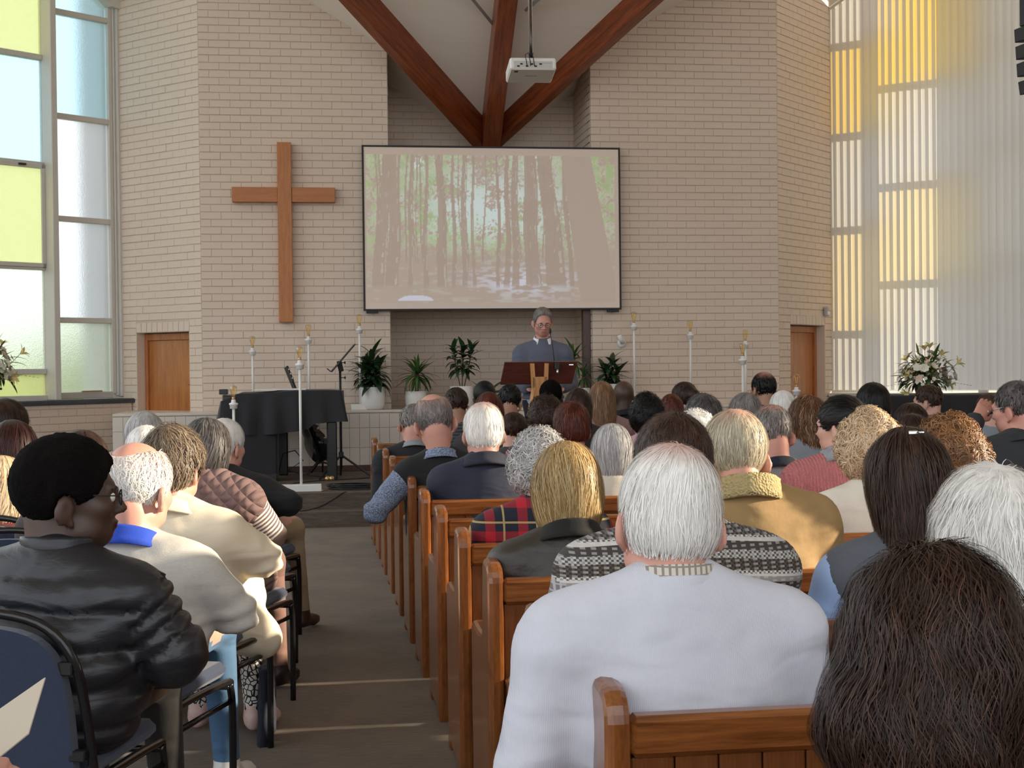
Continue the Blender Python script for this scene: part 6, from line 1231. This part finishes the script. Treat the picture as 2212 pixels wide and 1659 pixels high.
person('woman with long dark brown hair left of the fair long-haired woman', 1247, 838, HY(2), 'pale', Hh('long', 'darkbrown', t=.014, L=.18, grav=.8, W_=(0, .0, .13), n=900, res=.011, wd=.0022), [top('top', 'plain', (46, 38, 36))], hp=8, ht=6, sw=.36, **F3)
person('woman with long reddish-brown hair low beside the dark-haired bun', 1449, 850, HY(2), 'pale', Hh('long', 'auburn', t=.012, L=.16, grav=.8, **far), [top('top', 'plain', (60, 50, 48))], hp=4, sw=.30, hs=.9, dx=0, **F3)
person('woman with straight white hair in front of the right door', 1690, 843, HY(2), 'pale', Hh('long', 'white', t=.016, L=.17, grav=.8, W_=(0, .0, .13), n=900, res=.011, wd=.0022), [top('coat', 'plain', (96, 92, 92))], hp=6, sw=.36, hs=1.02, **F3)
person('brown-haired person half hidden behind the raised hand', 2136, 848, HY(2), 'pale', Hh('short', 'brown', t=.016, L=.05, **far), [top('shirt', 'plain', (128, 138, 146))], hp=6, sw=.38, **F3)
person('man with short dark hair in a dark striped top near the ficus', 985, 836, HY(1), 'tan', Hh('short', 'darkbrown', t=.010, L=.03, **far), [top('top', 'hstripe', (52, 52, 56), (86, 86, 90))], hp=8, sw=.40, hs=1.05, **F3)
person('man with cropped dark hair in a white striped shirt', 1098, 830, HY(1), 'tan', Hh('short', 'black', t=.009, L=.03, **far), [top('shirt', 'hstripe', (226, 222, 222), (196, 186, 192))], hp=16, ht=10, sw=.42, hs=1.05, bulk=1.1, headdx=-.03, **F3)
person('woman with very long straight light brown hair', 1299, 823, HY(1), 'pale', Hh('long', 'lightbrown', t=.014, L=.2, grav=.82, W_=(0, .02, .13), n=1400, res=.011, wd=.002), [top('top', 'plain', (150, 120, 118))], hp=4, sw=.37, hs=1.02, **F3)
person('person with dark hair in a bun in front of a lamp pole', 1476, 824, HY(1), 'pale', Hh('bun', 'darkbrown', t=.014, L=.06, grav=.2, **far), [top('top', 'hstripe', (40, 40, 44), (120, 120, 124))], hy=28, hp=2, sw=.36, **F3)
person('man with dark hair and bald crown against the right brick wall', 1648, 803, HY(1), 'tan', Hh('short', 'black+', t=.009, L=.03, **far), [top('jacket', 'plain', (22, 22, 26))], hp=2, hy=12, sw=.40, hs=1.06, **F3)
person('man with short brown hair in profile in a grey-blue shirt by the lilies', 2003, 830, HY(1), 'pale', Hh('short', 'brown', t=.010, L=.03, **far), [top('shirt', 'plain', (112, 112, 124))], hy=48, hp=4, sw=.40, hs=1.05, collar=dict(mat=cloth('plain', (104, 104, 116)), h=.045, r=.08, dz=.05), **F3)
person('person in a black knitted beanie in the front pew', 1046, 822, HY(0), 'dark', Hh('beanie', 'cloth_black', t=.014, n=0, res=.011), [top('coat', 'plain', (26, 26, 30))], hp=8, sw=.40, **F3)
person('dark short-haired person in the front pew before the lectern', 1189, 820, HY(0), 'dark', Hh('afro', 'afroblack', t=.014, n=0, res=.011, lump=.004, lsc=90), [top('coat', 'plain', (30, 28, 30))], hp=8, sw=.40, hs=1.02, **F3)
person('bald dark-skinned man in a black coat in the front pew', 1346, 823, HY(0), 'dark', None, [top('coat', 'plain', (20, 21, 26), off=.02)], hp=2, sw=.40, hs=1.08, collar=dict(mat=cloth('plain', (18, 19, 24)), h=.05, r=.085, dz=.05), **F3)
# --- left block with chairs
CH = [(-.725, 3.52, -16, 'blue chair in the near left corner behind the puffer jacket'), (-.60, 4.24, -19, 'blue chair under the man in the pale grey sweater'), (-.508, 5.0, -20, 'blue chair under the woman in the cream coat'), (-.433, 5.74, -20, 'blue chair under the woman in the quilted vest'), (-.428, 6.5, -20, 'empty blue chair just behind the man in black'), (-.413, 7.22, -20, 'blue chair under the man in black nearest the stage'),
      (-1.02, 5.25, -5, 'blue chair behind the young man, second from the aisle'), (-1.2, 5.72, -5, 'blue chair of the blonde woman at the left edge'), (-.88, 6.5, -5, 'blue chair under the white-haired person left of the cream coat'), (-1.45, 6.55, -6, 'blue chair of the dark red-haired woman'), (-.84, 7.25, -5, 'blue chair of the grey-haired person before the left door'), (-1.75, 7.3, -6, 'blue chair below the window, furthest left')]
for x, y, a, lb in CH: chair(x, y, R(a), lb)
SEAT = .475
person('young man in glasses and a black puffer jacket turning his head right', 150, 934, 3.66, 'dark', Hh('afro', 'afroblack', t=.020, n=0, res=.008, lump=.004, lsc=110), [top('puffer_jacket', 'nylon', (30, 31, 36), off=.03, res=.0125, puff=.027, fold=.004, parts='ta', hem=.40)], yaw=R(-16), hy=-60, hp=2, hs=1.12, sw=.43, bulk=1.12, seat=SEAT, legs=(38, 36, 34), glass='blackmat', eyes=True, brow='black', headdx=.04, arms={1: ((.30, .03, .70), (.16, .27, .62), (0, 0, 1.)), -1: ((-.29, .03, .68), (-.14, .27, .62), (0, 0, 1.))}, collar=dict(mat=cloth('nylon', (34, 35, 40)), h=.075, r=.078, dz=.075, gap=.5, th=.014, flare=1.0, tilt=.12, dy=.012), fine=.007, low=.020)
person('bald-crowned man with white hair, blue collar and pale grey sweater', 296, 955, 4.42, 'pink', Hh('ring', 'white*', t=.009, L=.05, n=2600, res=.008, wd=.0013, curl=.3), [top('sweater', 'heather', (198, 194, 186), off=.016, res=.014, fold=.012)], yaw=R(-18), hp=10, hy=-8, hs=1.13, sw=.42, bulk=1.18, lean=.04, seat=SEAT, legs=(74, 108, 142), collar=dict(mat=cloth('plain', (34, 72, 186)), h=.06, r=.088, dz=.05, gap=.9), arms={1: ((.30, .10, .66), (.13, .27, .66), (0, 0, 1.)), -1: ((-.28, .1, .66), (-.1, .28, .64), (0, 0, 1.))}, extra=dict(shoe=(230, 228, 224)), **F0)
person('woman with short tousled brown-grey hair in a cream wool coat', 374, 917, 5.16, 'pink', Hh('nape', 'warmgrey', t=.022, L=.06, lump=.012, lsc=30, curl=.4, n=4200, res=.0085, wd=.0014, segs=6), [top('coat', 'plain', (230, 218, 194), off=.024, res=.015, fold=.010, skirt=[((.08, .02, .60), (.24, .24, .41), .12, .055), ((.02, .0, .58), (.10, .28, .56), .14, .11)])], yaw=R(-20), hp=6, hs=1.05, sw=.40, bulk=1.1, seat=SEAT, legs=cloth('lattice', (226, 220, 212), (30, 28, 30)), arms={1: ((.29, .12, .72), (.06, .28, .70), (0, 0, 1.)), -1: ((-.27, .1, .72), (-.04, .28, .68), (0, 0, 1.))}, collar=dict(mat=cloth('plain', (226, 214, 190)), h=.05, r=.094, dz=.04, flare=1.4, th=.012), extra=dict(shoe=(214, 180, 170)), **F0)
person('woman with a smooth dark grey bob in a mauve quilted vest, striped sleeves', 449, 902, 5.9, 'pink', Hh('bob', 'saltpepper', t=.016, L=.12, grav=.7, W_=(0, .0, .13), n=2200, res=.009, wd=.0015), [top('striped_top', 'stripe', (118, 98, 90), (226, 222, 218), off=.014, res=.015), top('quilted_vest', 'quilt', (126, 100, 98), parts='tl', off=.026, res=.017, fold=.006, coat=.2)], yaw=R(-20), hy=-18, hp=10, hs=.95, sw=.37, seat=SEAT, legs=(120, 90, 80), arms={1: ((.25, .08, .72), (.10, .25, .80), (0, .6, 1.)), -1: ((-.22, .1, .72), (-.02, .27, .78), (0, .6, 1.))}, hands=1, **F1)
person('white-haired man in a black pullover and beige trousers near the stage', 486, 903, 7.38, 'pink', Hh('short', 'white', t=.012, L=.04, **mid), [top('pullover', 'plain', (24, 24, 26), off=.018, res=.016, fold=.006)], yaw=R(-20), hy=-14, hp=8, lean=.08, hs=1.05, sw=.44, bulk=1.15, seat=SEAT, legs=(168, 146, 116), arms={1: ((.36, .06, .72), (.16, .30, .66), (0, 0, 1.))}, extra=dict(shoe=(70, 42, 28), legs={1: ((.24, .42, .55), (.26, .50, .085))}), **F1)
person('blonde woman with a smooth bob at the left edge', 6, 984, 5.74, 'pale', Hh('bob', 'curlyblonde', t=.022, L=.14, grav=.72, W_=(0, 0, .13), **mid), [top('scarf_top', 'suede', (128, 60, 66))], yaw=R(-6), hp=10, hs=1.0, sw=.36, seat=SEAT, **F2)
person('woman with long dark red-brown hair at the left edge', 28, 906, 6.6, 'pale', Hh('longw', 'redbrown', t=.022, L=.18, grav=.8, W_=(0, 0, .13), n=1800, res=.010, wd=.0017), [top('top', 'plain', (60, 54, 60))], yaw=R(-6), hp=6, hs=1.08, sw=.36, seat=SEAT, **F2)
person('dark-haired person with glasses below the left window', 14, 860, 7.35, 'pale', Hh('nape', 'darkbrown', t=.020, L=.06, grav=.5, **mid), [top('top', 'plain', (60, 60, 70))], yaw=R(-6), hy=-24, hp=4, hs=1.08, sw=.38, seat=SEAT, glass='blackmat', **F2)
person('person with smooth silver grey hair in front of the left door', 313, 888, 7.3, 'pale', Hh('nape', 'silver', t=.020, L=.08, grav=.5, W_=(0, 0, .13), **mid), [top('coat', 'plain', (120, 116, 112))], yaw=R(-6), hp=6, hs=1.02, sw=.36, seat=SEAT, **F2)
person('person with short white hair between the cream coat and the left door', 316, 918, 6.55, 'pink', Hh('short', 'white', t=.014, L=.05, **mid), [top('coat', 'plain', (90, 90, 100))], yaw=R(-6), hp=8, hs=1.0, sw=.34, seat=SEAT, **F2)
person('dark brown-haired person half hidden behind the young man', 178, 928, 5.4, 'pale', Hh('nape', 'darkbrown', t=.016, L=.05, **mid), [top('top', 'plain', (70, 62, 60))], yaw=R(-6), hp=8, hs=1.0, sw=.34, seat=SEAT, **F2)
# --- reader at the lower left edge, only the hand and booklet show
person('person holding a booklet, only the hand shows at the lower left edge', 0, 0, 0, 'pink', Hh('short', 'grey', t=.012, n=0, res=.012), [top('jacket', 'leather', (84, 52, 36), off=.012, res=.018)], at=(-.70, 1.52, 1.24), hp=14, hs=1.0, sw=.38, seat=SEAT, hands=1, arms={1: ((.20, .16, .66), (.265, .46, .80), (.6, -.5, .5))}, **F3)
bk = thing('booklet', 'folded cream booklet held up at the lower left edge', 'booklet', tuple(at_d(20, 1560, 2.1)))
o_ = np.array(bk.location); q = [at_d(98, 1464, 2.12) - o_, at_d(62, 1585, 2.06) - o_, at_d(-40, 1668, 2.03) - o_, at_d(-20, 1546, 2.10) - o_, at_d(-70, 1470, 2.2) - o_, at_d(-90, 1600, 2.15) - o_]
M['paper'] = simple('cream_paper', (.52, .45, .36), .8)
for nm_, (a_, b_, c_, d_) in (('page', (0, 1, 2, 3)), ('page', (3, 2, 5, 4))):
    n_ = np.cross(q[b_] - q[a_], q[d_] - q[a_]); n_ = n_ / np.linalg.norm(n_) * .0012; v_ = [q[k] + n_ for k in (a_, b_, c_, d_)] + [q[k] - n_ for k in (a_, b_, c_, d_)]
    MB().add(v_, [(0, 1, 2, 3), (7, 6, 5, 4), (0, 4, 5, 1), (1, 5, 6, 2), (2, 6, 7, 3), (3, 7, 4, 0)]).build(nm_, M['paper'], bk)
# dark jacket hung over the chair beside the cream coat
jx = at_d(566, 1440, 5.36); P = []
for i in range(9):
    t_ = i / 8; row = []
    for k in range(9):
        q = k / 8 - .5; row.append((q * .02 + .012 * math.sin(k * 1.7 + i * .4), q * .26 * (.7 + .35 * t_), -.30 * t_ + .015 * math.sin(k * 2.1)))
    P.append(row)
hj = MB().grid(P).build('hanging_jacket', cloth('plain', (24, 28, 44)), smooth=True, loc=tuple(jx)); md = hj.modifiers.new('thickness', 'SOLIDIFY'); md.thickness = .03
tag(hj, 'dark navy jacket hanging beside the chair under the cream coat', 'jacket')
# --- the speaker at the lectern
sp, Hm, inf = person('standing speaker in glasses and a grey-blue sweater reading at the lectern', 1172, 665, 13.12, 'pink', Hh('thin', 'grey', t=.010, L=.04, n=1400, res=.008, wd=.0013, W_=(-.02, .02, .13), grav=.35), [top('shirt', 'plain', (140, 164, 200), parts='t', off=.006, hem=.74), top('sweater', 'plain', (92, 96, 112), off=.020, res=.013, fold=.006, hem=.80)], yaw=R(180) - TH * .6, hy=4, hp=22, nk=.075, hs=1.02, sw=.40, bulk=1.08, lean=.05, stand=True, floor=STAGE_Z, glass='blackmat', eyes=True, brow='grey', collar=dict(mat=cloth('plain', (232, 232, 244)), h=.06, r=.074, dz=.095, gap=1.1, flare=1.35, tilt=.35), arms='desk', legs=(24, 28, 40), fine=.0075, low=.02)
